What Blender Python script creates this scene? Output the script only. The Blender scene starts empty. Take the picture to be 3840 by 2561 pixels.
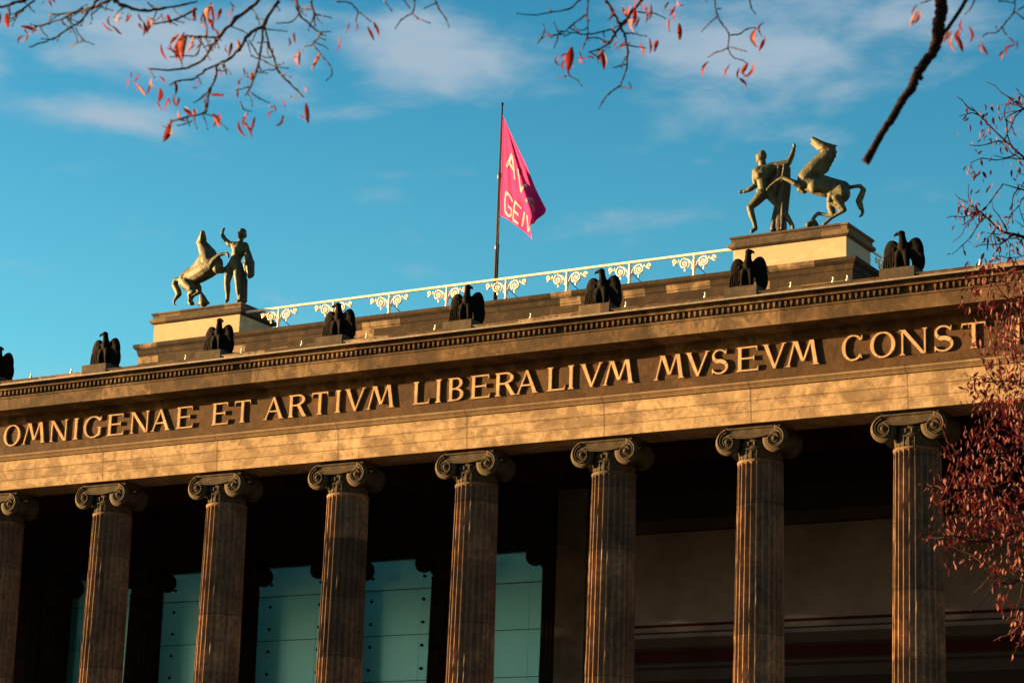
import bpy, bmesh, math, random
from mathutils import Vector, Matrix, Quaternion
R_ = math.radians
SC = bpy.context.scene
COL = SC.collection

# ------------------------------------------------------------------ camera
CX, CY, CZ = 53.845, -58.356, 1.632
AX = Vector((0.8603, 0.5086, 0.0337)); AY = Vector((0.0976, -0.2297, 0.9684)); AF = Vector((-0.5003, 0.8298, 0.2472))
# rebuilt exactly from yaw / pitch / roll
yaw, pitch, roll = 0.542392, 0.250573, 0.034842
FPX = 9223.674
AF = Vector((-math.sin(yaw)*math.cos(pitch), math.cos(yaw)*math.cos(pitch), math.sin(pitch)))
_r = Vector((math.cos(yaw), math.sin(yaw), 0)); _u = _r.cross(AF)
AX = math.cos(roll)*_r + math.sin(roll)*_u
AY = -math.sin(roll)*_r + math.cos(roll)*_u
CAM = Vector((CX, CY, CZ))
cd = bpy.data.cameras.new('camera'); cam = bpy.data.objects.new('camera', cd); COL.objects.link(cam)
cam.matrix_world = Matrix(((AX.x, AY.x, -AF.x, CX), (AX.y, AY.y, -AF.y, CY), (AX.z, AY.z, -AF.z, CZ), (0, 0, 0, 1)))
cd.sensor_fit = 'HORIZONTAL'; cd.sensor_width = 36.0; cd.lens = FPX/3840*36
cd.clip_start = 0.1; cd.clip_end = 3000
cd.dof.use_dof = True; cd.dof.focus_distance = 70; cd.dof.aperture_fstop = 8
SC.camera = cam

# ------------------------------------------------------------------ exposure, sun, sky
SC.view_settings.view_transform = 'Standard'; SC.view_settings.look = 'None'
SC.view_settings.exposure = 2.75; SC.view_settings.gamma = 1.0
SC.view_settings.use_curve_mapping = False
SUN_AZ, SUN_EL = R_(76), R_(3.6)      # azimuth measured from the facade normal towards -x
sdir = Vector((-math.sin(SUN_AZ)*math.cos(SUN_EL), -math.cos(SUN_AZ)*math.cos(SUN_EL), math.sin(SUN_EL)))
sl = bpy.data.lights.new('sun', 'SUN'); so = bpy.data.objects.new('sun', sl); COL.objects.link(so)
so.rotation_euler = (-sdir).to_track_quat('-Z', 'Y').to_euler(); so.location = (-60, -60, 40)
sl.energy = 5.0; sl.angle = R_(0.5); sl.color = (1.0, 0.60, 0.235)

world = bpy.data.worlds.new('World'); SC.world = world; world.use_nodes = True
nt = world.node_tree; nt.nodes.clear(); NN = nt.nodes.new; LK = nt.links.new
def wmath(op, a, b=None, c=None):
    n = NN('ShaderNodeMath'); n.operation = op
    for i, v in enumerate((a, b, c)):
        if v is None: continue
        if isinstance(v, (int, float)): n.inputs[i].default_value = v
        else: LK(v, n.inputs[i])
    return n.outputs[0]
out = NN('ShaderNodeOutputWorld'); bg = NN('ShaderNodeBackground'); LK(bg.outputs[0], out.inputs[0])
bg.inputs[1].default_value = 0.06
sky = NN('ShaderNodeTexSky'); sky.sky_type = 'NISHITA'; sky.sun_disc = False
sky.sun_elevation = SUN_EL; sky.sun_rotation = math.atan2(sdir.x, sdir.y)
sky.air_density = 1.0; sky.dust_density = 0.6; sky.ozone_density = 2.0
tc = NN('ShaderNodeTexCoord'); sep = NN('ShaderNodeSeparateXYZ'); LK(tc.outputs['Generated'], sep.inputs[0])
az = wmath('ARCTAN2', sep.outputs[0], sep.outputs[1]); el = wmath('ARCSINE', sep.outputs[2])
# grading of the clear sky: deep teal overhead, warm towards the horizon
tr = NN('ShaderNodeValToRGB'); LK(wmath('MULTIPLY', el, 1/R_(40)), tr.inputs[0])
SKYLOW, SKYMID, SKYHI = (1.4, 1.02, .80), (0.41, 1.04, 1.09), (0.145, 0.68, 0.84)
tr.color_ramp.elements[0].position = 0.18; tr.color_ramp.elements[0].color = (*SKYLOW, 1)
tr.color_ramp.elements[1].position = 0.62; tr.color_ramp.elements[1].color = (*SKYHI, 1)
e_ = tr.color_ramp.elements.new(0.34); e_.color = (*SKYMID, 1)
mx = NN('ShaderNodeMixRGB'); mx.blend_type = 'MULTIPLY'; mx.inputs[0].default_value = 1
LK(sky.outputs[0], mx.inputs[1]); LK(tr.outputs[0], mx.inputs[2])
# clouds: soft banks in azimuth / elevation broken up by noise
banks = [(-40.0, 20.75, 4.2, .95, .98), (-44.6, 20.0, 1.2, .9, .7), (-41.2, 19.0, 2.6, .50, .80), (-33.3, 20.95, 2.5, 1.0, 1.0), (-44.3, 20.2, 1.0, .6, .5),
         (-25.6, 21.1, 2.9, 1.4, 1.0), (-22.0, 21.9, 2.8, 1.0, .75), (-28.2, 17.3, 1.3, .4, .30), (-37.2, 20.0, 1.4, .6, .7), (-26.2, 20.2, 1.5, .55, .45),
         (-35.6, 19.5, 1.4, .3, .42), (-37.5, 21.5, 1.5, .7, .55), (-33, 24.5, 9, 1.6, .8), (-14, 23, 3, 2, .6), (-55, 20, 5, 1.5, .6),
         (10, 25, 12, 3, .6), (-80, 22, 10, 3, .6), (150, 28, 25, 5, .6), (90, 25, 15, 4, .5)]
tot = None
for (a, e, ra, re, s) in banks:
    da = wmath('MULTIPLY', wmath('SUBTRACT', az, R_(a)), 1/R_(ra)); de = wmath('MULTIPLY', wmath('SUBTRACT', el, R_(e)), 1/R_(re))
    d2 = wmath('ADD', wmath('MULTIPLY', da, da), wmath('MULTIPLY', de, de))
    g = wmath('MULTIPLY', wmath('EXPONENT', wmath('MULTIPLY', d2, -1.0)), s)
    tot = g if tot is None else wmath('MAXIMUM', tot, g)
cmb = NN('ShaderNodeCombineXYZ'); LK(wmath('MULTIPLY', az, 21), cmb.inputs[0]); LK(wmath('MULTIPLY', el, 52), cmb.inputs[1])
nz = NN('ShaderNodeTexNoise'); nz.inputs['Scale'].default_value = 1.0; nz.inputs['Detail'].default_value = 9; nz.inputs['Roughness'].default_value = .56
nz.inputs['Distortion'].default_value = .25
LK(cmb.outputs[0], nz.inputs['Vector'])
den = wmath('ADD', wmath('MULTIPLY', tot, 1.05), wmath('MULTIPLY', wmath('SUBTRACT', nz.outputs[0], .5), 1.9))
mr = NN('ShaderNodeMapRange'); mr.interpolation_type = 'SMOOTHSTEP'; LK(den, mr.inputs[0])
mr.inputs[1].default_value = .10; mr.inputs[2].default_value = 1.10; mr.inputs[3].default_value = 0; mr.inputs[4].default_value = .86
cm = NN('ShaderNodeMixRGB'); LK(mr.outputs[0], cm.inputs[0]); LK(mx.outputs[0], cm.inputs[1])
cm.inputs[2].default_value = (1.05, 1.30, 1.55, 1)
LK(cm.outputs[0], bg.inputs[0])

# ------------------------------------------------------------------ helpers
def px_ray(px, py): return AX*((px-1920)/FPX) + AY*((1280.5-py)/FPX) + AF
def atY(px, py, Y):
    d = px_ray(px, py); return CAM + d*((Y-CY)/d.y)
def atD(px, py, D): return CAM + px_ray(px, py)*D

def tag(o, label=None, cat=None, group=None, kind=None):
    if label: o['label'] = label
    if cat: o['category'] = cat
    if group: o['group'] = group
    if kind: o['kind'] = kind
    return o
def empty(name, loc=(0, 0, 0)):
    o = bpy.data.objects.new(name, None); COL.objects.link(o); o.location = loc; o.empty_display_size = .5; return o
def link_mesh(name, me, mat, parent=None, loc=(0, 0, 0)):
    o = bpy.data.objects.new(name, me); COL.objects.link(o)
    mats = mat if isinstance(mat, (list, tuple)) else [mat]
    if not me.materials:
        for m in mats: me.materials.append(m)
    o.location = loc
    if parent: o.parent = parent
    return o
def obj(name, bm, mat, parent=None, origin=(0, 0, 0), loc=(0, 0, 0), smooth=False):
    o3 = Vector(origin)
    if o3.length > 0:
        for v in bm.verts: v.co -= o3
    me = bpy.data.meshes.new(name); bm.to_mesh(me); bm.free()
    if smooth:
        for p in me.polygons: p.use_smooth = True
    return link_mesh(name, me, mat, parent, loc)
def box(bm, x0, x1, y0, y1, z0, z1, mi=0):
    v = [bm.verts.new(c) for c in ((x0, y0, z0), (x1, y0, z0), (x1, y1, z0), (x0, y1, z0), (x0, y0, z1), (x1, y0, z1), (x1, y1, z1), (x0, y1, z1))]
    for f in ((3, 2, 1, 0), (4, 5, 6, 7), (0, 1, 5, 4), (1, 2, 6, 5), (2, 3, 7, 6), (3, 0, 4, 7)):
        bm.faces.new([v[i] for i in f]).material_index = mi
def prism(bm, poly, fa, fb, mi=0):
    a = [bm.verts.new(fa(p)) for p in poly]; b = [bm.verts.new(fb(p)) for p in poly]
    n = len(poly)
    fs = [bm.faces.new(a), bm.faces.new(b[::-1])]
    for i in range(n): fs.append(bm.faces.new((a[i], b[i], b[(i+1) % n], a[(i+1) % n])))
    for f in fs: f.material_index = mi
def prism_x(bm, prof, x0, x1, mi=0):
    prism(bm, prof, lambda p: (x0, p[0], p[1]), lambda p: (x1, p[0], p[1]), mi)
def tube(bm, pts, rad, n=6, cap=True, mi=0):
    pts = [Vector(p) for p in pts]; N = len(pts); rings = []; ref = None
    for i, p in enumerate(pts):
        t = (pts[min(i+1, N-1)] - pts[max(i-1, 0)])
        if t.length < 1e-9: t = Vector((0, 0, 1))
        t.normalize()
        if ref is None: ref = t.orthogonal().normalized()
        ref = (ref - t*ref.dot(t))
        ref = ref.normalized() if ref.length > 1e-6 else t.orthogonal().normalized()
        b = t.cross(ref); r = rad[i] if isinstance(rad, (list, tuple)) else rad
        rings.append([bm.verts.new(p + (ref*math.cos(2*math.pi*k/n) + b*math.sin(2*math.pi*k/n))*r) for k in range(n)])
    for i in range(N-1):
        for k in range(n):
            f = bm.faces.new((rings[i][k], rings[i][(k+1) % n], rings[i+1][(k+1) % n], rings[i+1][k])); f.smooth = True; f.material_index = mi
    if cap:
        bm.faces.new(rings[0][::-1]).material_index = mi; bm.faces.new(rings[-1]).material_index = mi
def lathe(bm, prof, n=32, M=Matrix.Identity(4), mi=0, smooth=True):
    rings = [[bm.verts.new(M @ Vector((r*math.cos(2*math.pi*k/n), r*math.sin(2*math.pi*k/n), z))) for k in range(n)] for r, z in prof]
    for i in range(len(rings)-1):
        for k in range(n):
            f = bm.faces.new((rings[i][k], rings[i][(k+1) % n], rings[i+1][(k+1) % n], rings[i+1][k])); f.smooth = smooth; f.material_index = mi
    bm.faces.new(rings[0][::-1]).material_index = mi; bm.faces.new(rings[-1]).material_index = mi
def ball(bm, c, r, sub=2, rot=None, mi=0):
    M = Matrix.Translation(Vector(c)) @ (rot.to_matrix().to_4x4() if rot else Matrix.Identity(4))
    r = (r, r, r) if isinstance(r, (int, float)) else r
    M = M @ Matrix.Diagonal((r[0], r[1], r[2], 1))
    fs = bmesh.ops.create_icosphere(bm, subdivisions=sub, radius=1, matrix=M)
    for v in fs['verts']:
        for f in v.link_faces: f.smooth = True; f.material_index = mi
def cap_(bm, a, ra, b, rb):
    a, b = Vector(a), Vector(b); d = b-a; L = d.length
    if L < 1e-6: ball(bm, a, max(ra, rb)); return
    q = Vector((0, 0, 1)).rotation_difference(d); M = Matrix.Translation(a) @ q.to_matrix().to_4x4()
    prof = []
    for i in range(6): t = -math.pi/2 + (math.pi/2)*i/5*1.0; prof.append((max(ra*math.cos(t), 1e-4), ra*math.sin(t)))
    for i in range(1, 6): t = (math.pi/2)*i/5; prof.append((max(rb*math.cos(t), 1e-4), L + rb*math.sin(t)))
    prof.insert(6, (rb, L))
    lathe(bm, prof, 14, M)
def blob(name, build, voxel, mat, parent=None, origin=(0, 0, 0), loc=(0, 0, 0), smooth=6):
    """one continuous skin grown over overlapping volumes"""
    bm = bmesh.new(); build(bm)
    o3 = Vector(origin)
    for v in bm.verts: v.co -= o3
    me = bpy.data.meshes.new(name); bm.to_mesh(me); bm.free()
    t = bpy.data.objects.new(name, me); COL.objects.link(t)
    m = t.modifiers.new('remesh', 'REMESH'); m.mode = 'VOXEL'; m.voxel_size = voxel; m.use_smooth_shade = True
    if smooth:
        m = t.modifiers.new('smooth', 'SMOOTH'); m.factor = .5; m.iterations = smooth
    dg = bpy.context.evaluated_depsgraph_get(); dg.update()
    new = bpy.data.meshes.new_from_object(t.evaluated_get(dg)); bpy.data.objects.remove(t)
    new.name = name
    for p in new.polygons: p.use_smooth = True
    new.materials.clear()
    return link_mesh(name, new, mat, parent, loc)

# ------------------------------------------------------------------ materials
class MB:
    def __init__(s, name, rough=.85, spec=.2):
        s.m = bpy.data.materials.new(name); s.m.use_nodes = True; s.t = s.m.node_tree; s.t.nodes.clear()
        s.o = s.n('ShaderNodeOutputMaterial'); s.p = s.n('ShaderNodeBsdfPrincipled'); s.l(s.p.outputs[0], s.o.inputs[0])
        s.p.inputs['Roughness'].default_value = rough
        s.p.inputs['Specular IOR Level'].default_value = spec
        s.tc = s.n('ShaderNodeTexCoord')
    def n(s, t): return s.t.nodes.new(t)
    def l(s, a, b): s.t.links.new(a, b)
    def setv(s, sock, v):
        if isinstance(v, (int, float)): sock.default_value = v
        elif isinstance(v, (tuple, list)): sock.default_value = v if len(v) == 4 or len(sock.default_value) == 3 else (*v, 1)
        else: s.l(v, sock)
    def mapping(s, scale=(1, 1, 1), loc=(0, 0, 0), src=None):
        m = s.n('ShaderNodeMapping'); m.inputs['Scale'].default_value = scale; m.inputs['Location'].default_value = loc
        s.l(src or s.tc.outputs['Object'], m.inputs[0]); return m.outputs[0]
    def noise(s, scale, detail=6, rough=.55, vec=None, dist=0):
        n = s.n('ShaderNodeTexNoise'); n.inputs['Scale'].default_value = scale; n.inputs['Detail'].default_value = detail
        n.inputs['Roughness'].default_value = rough; n.inputs['Distortion'].default_value = dist
        s.l(vec or s.tc.outputs['Object'], n.inputs['Vector']); return n.outputs[0]
    def ramp(s, f, stops, interp='LINEAR'):
        r = s.n('ShaderNodeValToRGB'); s.l(f, r.inputs[0]); r.color_ramp.interpolation = interp
        els = r.color_ramp.elements
        while len(els) < len(stops): els.new(.5)
        for e, (p, c) in zip(els, stops):
            e.position = p; e.color = (c, c, c, 1) if isinstance(c, (int, float)) else (*c, 1)
        return r.outputs[0]
    def mix(s, f, a, b, mode='MIX'):
        m = s.n('ShaderNodeMixRGB'); m.blend_type = mode; s.setv(m.inputs[0], f); s.setv(m.inputs[1], a); s.setv(m.inputs[2], b); return m.outputs[0]
    def math(s, op, a, b=0.0):
        m = s.n('ShaderNodeMath'); m.operation = op; s.setv(m.inputs[0], a); s.setv(m.inputs[1], b); return m.outputs[0]
    def bump(s, h, strength=.3, dist=.02):
        b = s.n('ShaderNodeBump'); b.inputs['Strength'].default_value = strength; b.inputs['Distance'].default_value = dist
        s.l(h, b.inputs['Height']); s.l(b.outputs[0], s.p.inputs['Normal'])
    def base(s, c): s.setv(s.p.inputs['Base Color'], c); return s.m

def stone(name, a, b, dirt, amt=.5, blocks=None, joints=None, seed=0.0, rough=.9, streak=.5, bump=.35, patch=None, pamt=.1, grain=.75, bv=.5, soot=None, palef=.38):
    """weathered sandstone: two tones, soot blotches, vertical streaks, pits, block to block variation and joints"""
    k = MB(name, rough, .15)
    v = k.mapping(loc=(seed*13.7, seed*7.1, seed*3.3))
    big = k.noise(.55, 6, .6, v, .3); fine = k.noise(5.5, 8, .65, v); mid = k.noise(1.5, 9, .68, v, .5)
    c = k.mix(k.ramp(big, [(.35, 0), (.65, 1)]), a, b)
    c = k.mix(k.ramp(fine, [(.38, grain), (.62, 0)]), c, tuple(x*.55 for x in a))
    if blocks:
        bw, bh, zo = blocks
        sp = k.n('ShaderNodeSeparateXYZ'); k.l(k.tc.outputs['Object'], sp.inputs[0]); cb = k.n('ShaderNodeCombineXYZ')
        k.l(sp.outputs[0], cb.inputs[0]); k.l(k.math('ADD', sp.outputs[2], -zo), cb.inputs[1])
        br = k.n('ShaderNodeTexBrick'); k.l(cb.outputs[0], br.inputs['Vector']); br.inputs['Scale'].default_value = 1
        br.inputs['Brick Width'].default_value = bw; br.inputs['Row Height'].default_value = bh
        br.inputs['Mortar Size'].default_value = .006; br.inputs['Mortar Smooth'].default_value = .3
        br.inputs['Color1'].default_value = (.45, .45, .45, 1); br.inputs['Color2'].default_value = (1, 1, 1, 1); br.inputs['Mortar'].default_value = (.3, .3, .3, 1)
        br.offset = .37; br.inputs['Bias'].default_value = 0
        c = k.mix(bv, c, br.outputs[0], 'MULTIPLY')
        if patch:
            wn = k.ramp(br.outputs[0], [(.0, 0), (.87, 0), (.875, 1), (1, 1)])
            c = k.mix(k.math('MULTIPLY', wn, pamt), c, patch)
    t_ = .36+.18*amt; dn = k.ramp(mid, [(t_-.04, 1), (t_+.07, 0)])
    pale = k.ramp(k.noise(.9, 8, .66, k.mapping((1, 1, 1.8), (seed*2.3, 5, seed)), .4), [(.56, 0), (.66, 1)])
    c = k.mix(k.math('MULTIPLY', pale, palef), c, tuple(min(.8, x*1.5) for x in a))
    vs = k.mapping((2.6, 2.6, .22), (seed*5, 1, seed)); st = k.ramp(k.noise(1.3, 5, .6, vs), [(.42, 1), (.62, 0)])
    dd = k.math('MAXIMUM', k.math('MULTIPLY', dn, amt), k.math('MULTIPLY', st, streak*amt))
    c = k.mix(dd, c, dirt)
    pits = k.ramp(k.noise(2.4, 2, .4, k.mapping(loc=(3+seed, 9, 4))), [(.70, 0), (.735, 1)])
    c = k.mix(k.math('MULTIPLY', pits, .45), c, dirt)
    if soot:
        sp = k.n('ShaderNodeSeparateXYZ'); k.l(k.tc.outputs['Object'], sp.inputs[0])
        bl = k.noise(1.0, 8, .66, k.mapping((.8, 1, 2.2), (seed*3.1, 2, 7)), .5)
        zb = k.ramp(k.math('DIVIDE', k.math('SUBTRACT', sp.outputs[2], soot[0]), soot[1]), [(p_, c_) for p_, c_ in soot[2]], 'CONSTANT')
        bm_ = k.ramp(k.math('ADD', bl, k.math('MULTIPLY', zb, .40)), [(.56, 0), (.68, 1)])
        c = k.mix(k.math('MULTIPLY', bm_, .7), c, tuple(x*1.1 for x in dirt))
    h = k.math('ADD', fine, k.math('MULTIPLY', mid, .6))
    if joints:
        sp = k.n('ShaderNodeSeparateXYZ'); k.l(k.tc.outputs['Object'], sp.inputs[0])
        fr = k.math('ABSOLUTE', k.math('SUBTRACT', k.math('FRACT', k.math('DIVIDE', k.math('ADD', sp.outputs[0], 1000*joints+joints/2), joints)), .5))
        jn = k.ramp(fr, [(.0, 1), (.0035, .8), (.0055, 0)])
        c = k.mix(k.math('MULTIPLY', jn, .6), c, (.02, .014, .01))
    k.bump(h, bump, .03)
    return k.base(c)

ORN = (.20, .125, .068)
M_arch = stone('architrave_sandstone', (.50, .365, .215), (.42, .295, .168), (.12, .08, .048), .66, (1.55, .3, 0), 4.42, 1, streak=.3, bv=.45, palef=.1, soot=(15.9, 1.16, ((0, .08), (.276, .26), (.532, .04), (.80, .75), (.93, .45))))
M_arch.name = 'architrave_sandstone'
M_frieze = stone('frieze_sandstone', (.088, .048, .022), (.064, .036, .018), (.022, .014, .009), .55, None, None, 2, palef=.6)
M_corn = stone('cornice_sandstone', (.165, .102, .050), (.100, .062, .033), (.030, .021, .014), .72, (1.9, 5, -3), None, 3, patch=(.26, .18, .10), pamt=.5)
M_gutter = stone('gutter_zinc', (.27, .245, .21), (.21, .19, .165), (.09, .08, .07), .35, None, None, 4, rough=.6)
M_block = stone('parapet_sandstone', (.19, .12, .066), (.10, .066, .038), (.03, .022, .016), .75, (2.2, 3, -2), None, 5, bv=.7, patch=(.42, .3, .2), pamt=.6)
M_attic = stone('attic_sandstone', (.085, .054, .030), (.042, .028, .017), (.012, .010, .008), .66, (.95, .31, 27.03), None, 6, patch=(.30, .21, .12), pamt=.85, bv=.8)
M_cap = stone('capital_sandstone', (.100, .075, .043), (.055, .041, .025), (.016, .013, .010), .55, None, None, 7)
M_letter = stone('letter_gilding', (.50, .355, .215), (.42, .295, .175), (.21, .13, .075), .35, None, None, 8, bump=.1)
M_plinth = stone('pedestal_coping', (.105, .080, .055), (.075, .058, .040), (.032, .026, .020), .5, (1.2, .5, 0), None, 9, patch=(.24, .16, .09), pamt=.5)
M_plaster = stone('pedestal_plaster', (.43, .36, .235), (.40, .33, .215), (.32, .26, .165), .2, None, None, 10, bump=.05, streak=.8, grain=.2)

def column_mat():
    k = MB('column_sandstone', .9, .12)
    oi = k.n('ShaderNodeObjectInfo'); sp = k.n('ShaderNodeSeparateXYZ'); k.l(k.tc.outputs['Object'], sp.inputs[0])
    off = k.n('ShaderNodeCombineXYZ'); k.l(k.math('MULTIPLY', oi.outputs['Random'], 57), off.inputs[0]); k.l(k.math('MULTIPLY', oi.outputs['Random'], 31), off.inputs[2])
    va = k.n('ShaderNodeVectorMath'); k.l(k.tc.outputs['Object'], va.inputs[0]); k.l(off.outputs[0], va.inputs[1]); v = va.outputs[0]
    big = k.noise(1.1, 7, .62, v, .5); fine = k.noise(7, 8, .7, v)
    c = k.mix(k.ramp(big, [(.36, 0), (.64, 1)]), (.26, .175, .105), (.125, .090, .062))
    # drums
    dz = k.math('DIVIDE', k.math('ADD', sp.outputs[2], k.math('MULTIPLY', oi.outputs['Random'], 9)), 1.72)
    wn = k.n('ShaderNodeTexWhiteNoise'); wn.noise_dimensions = '1D'; k.l(k.math('FLOOR', k.math('ADD', dz, k.math('MULTIPLY', big, .02))), wn.inputs['W'])
    c = k.mix(k.ramp(wn.outputs[0], [(0, 0), (.45, .25), (.75, .75), (1, 1)]), k.mix(1.0, c, (.46, .44, .47), 'MULTIPLY'), k.mix(1.0, c, (1.6, 1.36, 1.2), 'MULTIPLY'))
    fr = k.math('FRACT', dz); jn = k.ramp(fr, [(0, 1), (.006, 1), (.012, 0)])
    c = k.mix(k.math('MULTIPLY', jn, .7), c, (.02, .015, .012))
    st = k.ramp(k.noise(1.5, 6, .65, k.mapping((3.5, 3.5, .3), src=v)), [(.40, 1), (.60, 0)])
    c = k.mix(k.math('MULTIPLY', st, .45), c, (.040, .032, .026))
    c = k.mix(k.ramp(fine, [(.40, .5), (.60, 0)]), c, (.03, .022, .016))
    pale_blotch = k.ramp(k.noise(3.0, 4, .6, v, .6), [(.66, 0), (.74, 1)])  # paler blotches scattered at random over the stone
    c = k.mix(k.math('MULTIPLY', pale_blotch, .5), c, (.20, .155, .115))
    k.bump(k.math('ADD', fine, big), .4, .02)
    return k.base(c)
M_col = column_mat()

def plain(name, c, rough=.8, spec=.2, metal=0, var=.25, scale=4, bump=.15):
    k = MB(name, rough, spec); k.p.inputs['Metallic'].default_value = metal
    n = k.noise(scale, 6, .6)
    col = k.mix(k.ramp(n, [(.35, 0), (.65, 1)]), tuple(x*(1-var) for x in c), tuple(min(1, x*(1+var)) for x in c))
    if bump: k.bump(n, bump, .02)
    return k.base(col)
def bronze(name, hi, lo, rough, spec):
    k = MB(name, rough, spec)
    v = k.mapping((1, 1, .35)); n = k.noise(2.6, 8, .68, v, .6); f = k.noise(9, 6, .65)
    c = k.mix(k.ramp(n, [(.36, 0), (.62, 1)]), hi, lo); c = k.mix(k.ramp(f, [(.4, .4), (.6, 0)]), c, tuple(x*.5 for x in lo))
    k.bump(k.math('ADD', n, f), .5, .05); return k.base(c)
M_bronze = bronze('weathered_bronze', (.118, .104, .038), (.022, .028, .016), .6, .3)
M_bronze_d = bronze('dark_bronze_drapery', (.055, .048, .024), (.022, .022, .014), .55, .35)
M_eagle = bronze('blackened_bronze', (.006, .0045, .0035), (.0025, .002, .002), .85, .06)
M_white = plain('white_painted_iron', (.80, .69, .52), .5, .3, 0, .06)
M_iron = plain('dark_steel', (.03, .028, .03), .5, .4)
M_pole = plain('grey_steel', (.024, .021, .021), .8, .1)
M_bark = plain('bark', (.060, .038, .030), .9, .1, 0, .5, 25, .4)
M_bark2 = plain('dark_twig_bark', (.030, .014, .012), .9, .1, 0, .5, 25, .4)
M_bark3 = plain('dark_bark', (.016, .007, .007), .9, .1, 0, .5, 30, .5)
M_dark = plain('portico_dark_stone', (.020, .014, .012), .95, .02, 0, .3, 2)  # one even dark tone for the left portico wall and inner lintel
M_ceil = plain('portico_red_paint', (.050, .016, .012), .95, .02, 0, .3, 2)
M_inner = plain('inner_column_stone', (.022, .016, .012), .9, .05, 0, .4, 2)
M_anta = plain('anta_stone', (.115, .10, .095), .9, .05, 0, .3, 1)
M_black = plain('black_window_metal', (.008, .008, .009), .7, .1, 0, .3, 2)
M_roof = plain('zinc_roof', (.20, .19, .18), .5, .3, 0, .2, 1)
M_grass = plain('grass', (.05, .075, .025), .95, .05, 0, .4, 3, .4)
M_pave = plain('granite_paving', (.18, .16, .14), .9, .15, 0, .25, 3, .2)
M_wallb = stone('rendered_wall', (.34, .27, .19), (.30, .24, .17), (.15, .12, .09), .4, (2.2, .8, 0), None, 14)

def wall_paint():
    k = MB('painted_portico_wall', .9, .05)
    sp = k.n('ShaderNodeSeparateXYZ'); k.l(k.tc.outputs['Object'], sp.inputs[0])
    z0, z1 = 9.93, 17.93
    f = k.math('DIVIDE', k.math('ADD', sp.outputs[2], -z0), z1-z0)
    P = lambda z: (z-10)/8
    g1, g2 = (.25, .25, .30), (.21, .215, .26)
    red, dk, br, dr = (.048, .007, .009), (.042, .034, .034), (.09, .076, .078), (.050, .013, .016)
    st = [(0, dk), (P(10.9), br), (P(11.25), dk), (P(11.33), br), (P(11.42), dk), (P(11.50), dr), (P(11.86), dk), (P(11.94), br), (P(12.26), g1), (P(12.38), dk),
          (P(12.44), g2), (P(12.62), red), (P(12.69), g1), (P(15.66), red), (P(15.75), br), (P(16.1), dk), (P(16.9), (.03, .008, .008)), (P(17.5), (.02, .007, .007))]
    c = k.ramp(f, st, 'CONSTANT')
    n = k.noise(.7, 5, .6); c = k.mix(k.ramp(n, [(.35, .35), (.65, 0)]), c, (.02, .016, .013))
    return k.base(c)
M_wall = wall_paint()

def glass():
    k = MB('sky_tinted_glass', .2, .5)
    tr_ = k.n('ShaderNodeBsdfTransparent'); tr_.inputs[0].default_value = (.62, .98, .98, 1)
    gl = k.n('ShaderNodeBsdfGlossy'); gl.inputs['Color'].default_value = (.34, .78, .84, 1); gl.inputs['Roughness'].default_value = .28
    g_ = k.n('ShaderNodeNewGeometry'); n = k.noise(.5, 4, .55)
    k.base(k.mix(k.math('MULTIPLY', k.math('ADD', g_.outputs['Random Per Island'], k.math('SUBTRACT', n, .5)), .8), (.10, .60, .76), (.30, .54, .60)))  # teal pane tones paint the reflected sky into the body colour
    m = k.n('ShaderNodeMixShader'); m.inputs[0].default_value = .40; k.l(tr_.outputs[0], m.inputs[1]); k.l(k.p.outputs[0], m.inputs[2])
    m2 = k.n('ShaderNodeMixShader'); m2.inputs[0].default_value = .20; k.l(m.outputs[0], m2.inputs[1]); k.l(gl.outputs[0], m2.inputs[2]); k.l(m2.outputs[0], k.o.inputs[0]); return k.m
M_glass = glass()
M_hall = plain('hall_bounce_pale', (.78, .80, .70), .9, .05, 0, .12, .25, 0)  # pale tone chosen to bounce sky light through the glazing

def leaf_mat(name, cols, trans=.35):
    k = MB(name, .6, .25); g = k.n('ShaderNodeNewGeometry')
    c = k.ramp(g.outputs['Random Per Island'], [(i/(len(cols)-1), x) for i, x in enumerate(cols)])
    n = k.noise(30, 3, .5); c = k.mix(k.ramp(n, [(.4, .5), (.6, 0)]), c, (.10, .02, .012)); k.base(c)
    t = k.n('ShaderNodeBsdfTranslucent'); k.l(c, t.inputs[0]); m = k.n('ShaderNodeMixShader'); m.inputs[0].default_value = trans
    k.l(k.p.outputs[0], m.inputs[1]); k.l(t.outputs[0], m.inputs[2]); k.l(m.outputs[0], k.o.inputs[0]); return k.m
M_leaf = leaf_mat('curled_leaf', [(.11, .012, .010), (.24, .024, .020), (.32, .045, .032), (.15, .018, .014), (.30, .035, .025), (.60, .30, .19)], .42)
M_leaf2 = leaf_mat('red_leaf', [(.026, .002, .005), (.080, .004, .012), (.030, .002, .007), (.13, .012, .016), (.085, .005, .012)], .22)

# ------------------------------------------------------------------ ground
random.seed(4)
bm = bmesh.new(); S_ = 900
bm.faces.new([bm.verts.new(c) for c in ((-S_, -S_, 0), (S_, -S_, 0), (S_, S_, 0), (-S_, S_, 0))])
tag(obj('lawn', bm, M_grass), kind='structure')
bm = bmesh.new(); bm.faces.new([bm.verts.new(c) for c in ((-60, -20, .004), (66, -20, .004), (66, -1, .004), (-60, -1, .004))])
tag(obj('forecourt', bm, M_pave), kind='structure')
# ------------------------------------------------------------------ museum
s = 4.42
XL, XR = -41.9, 46.3
mus = tag(empty('museum_building'), 'long sandstone museum with a fluted Ionic colonnade, carved Latin inscription and stepped roof block', 'museum')
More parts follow.
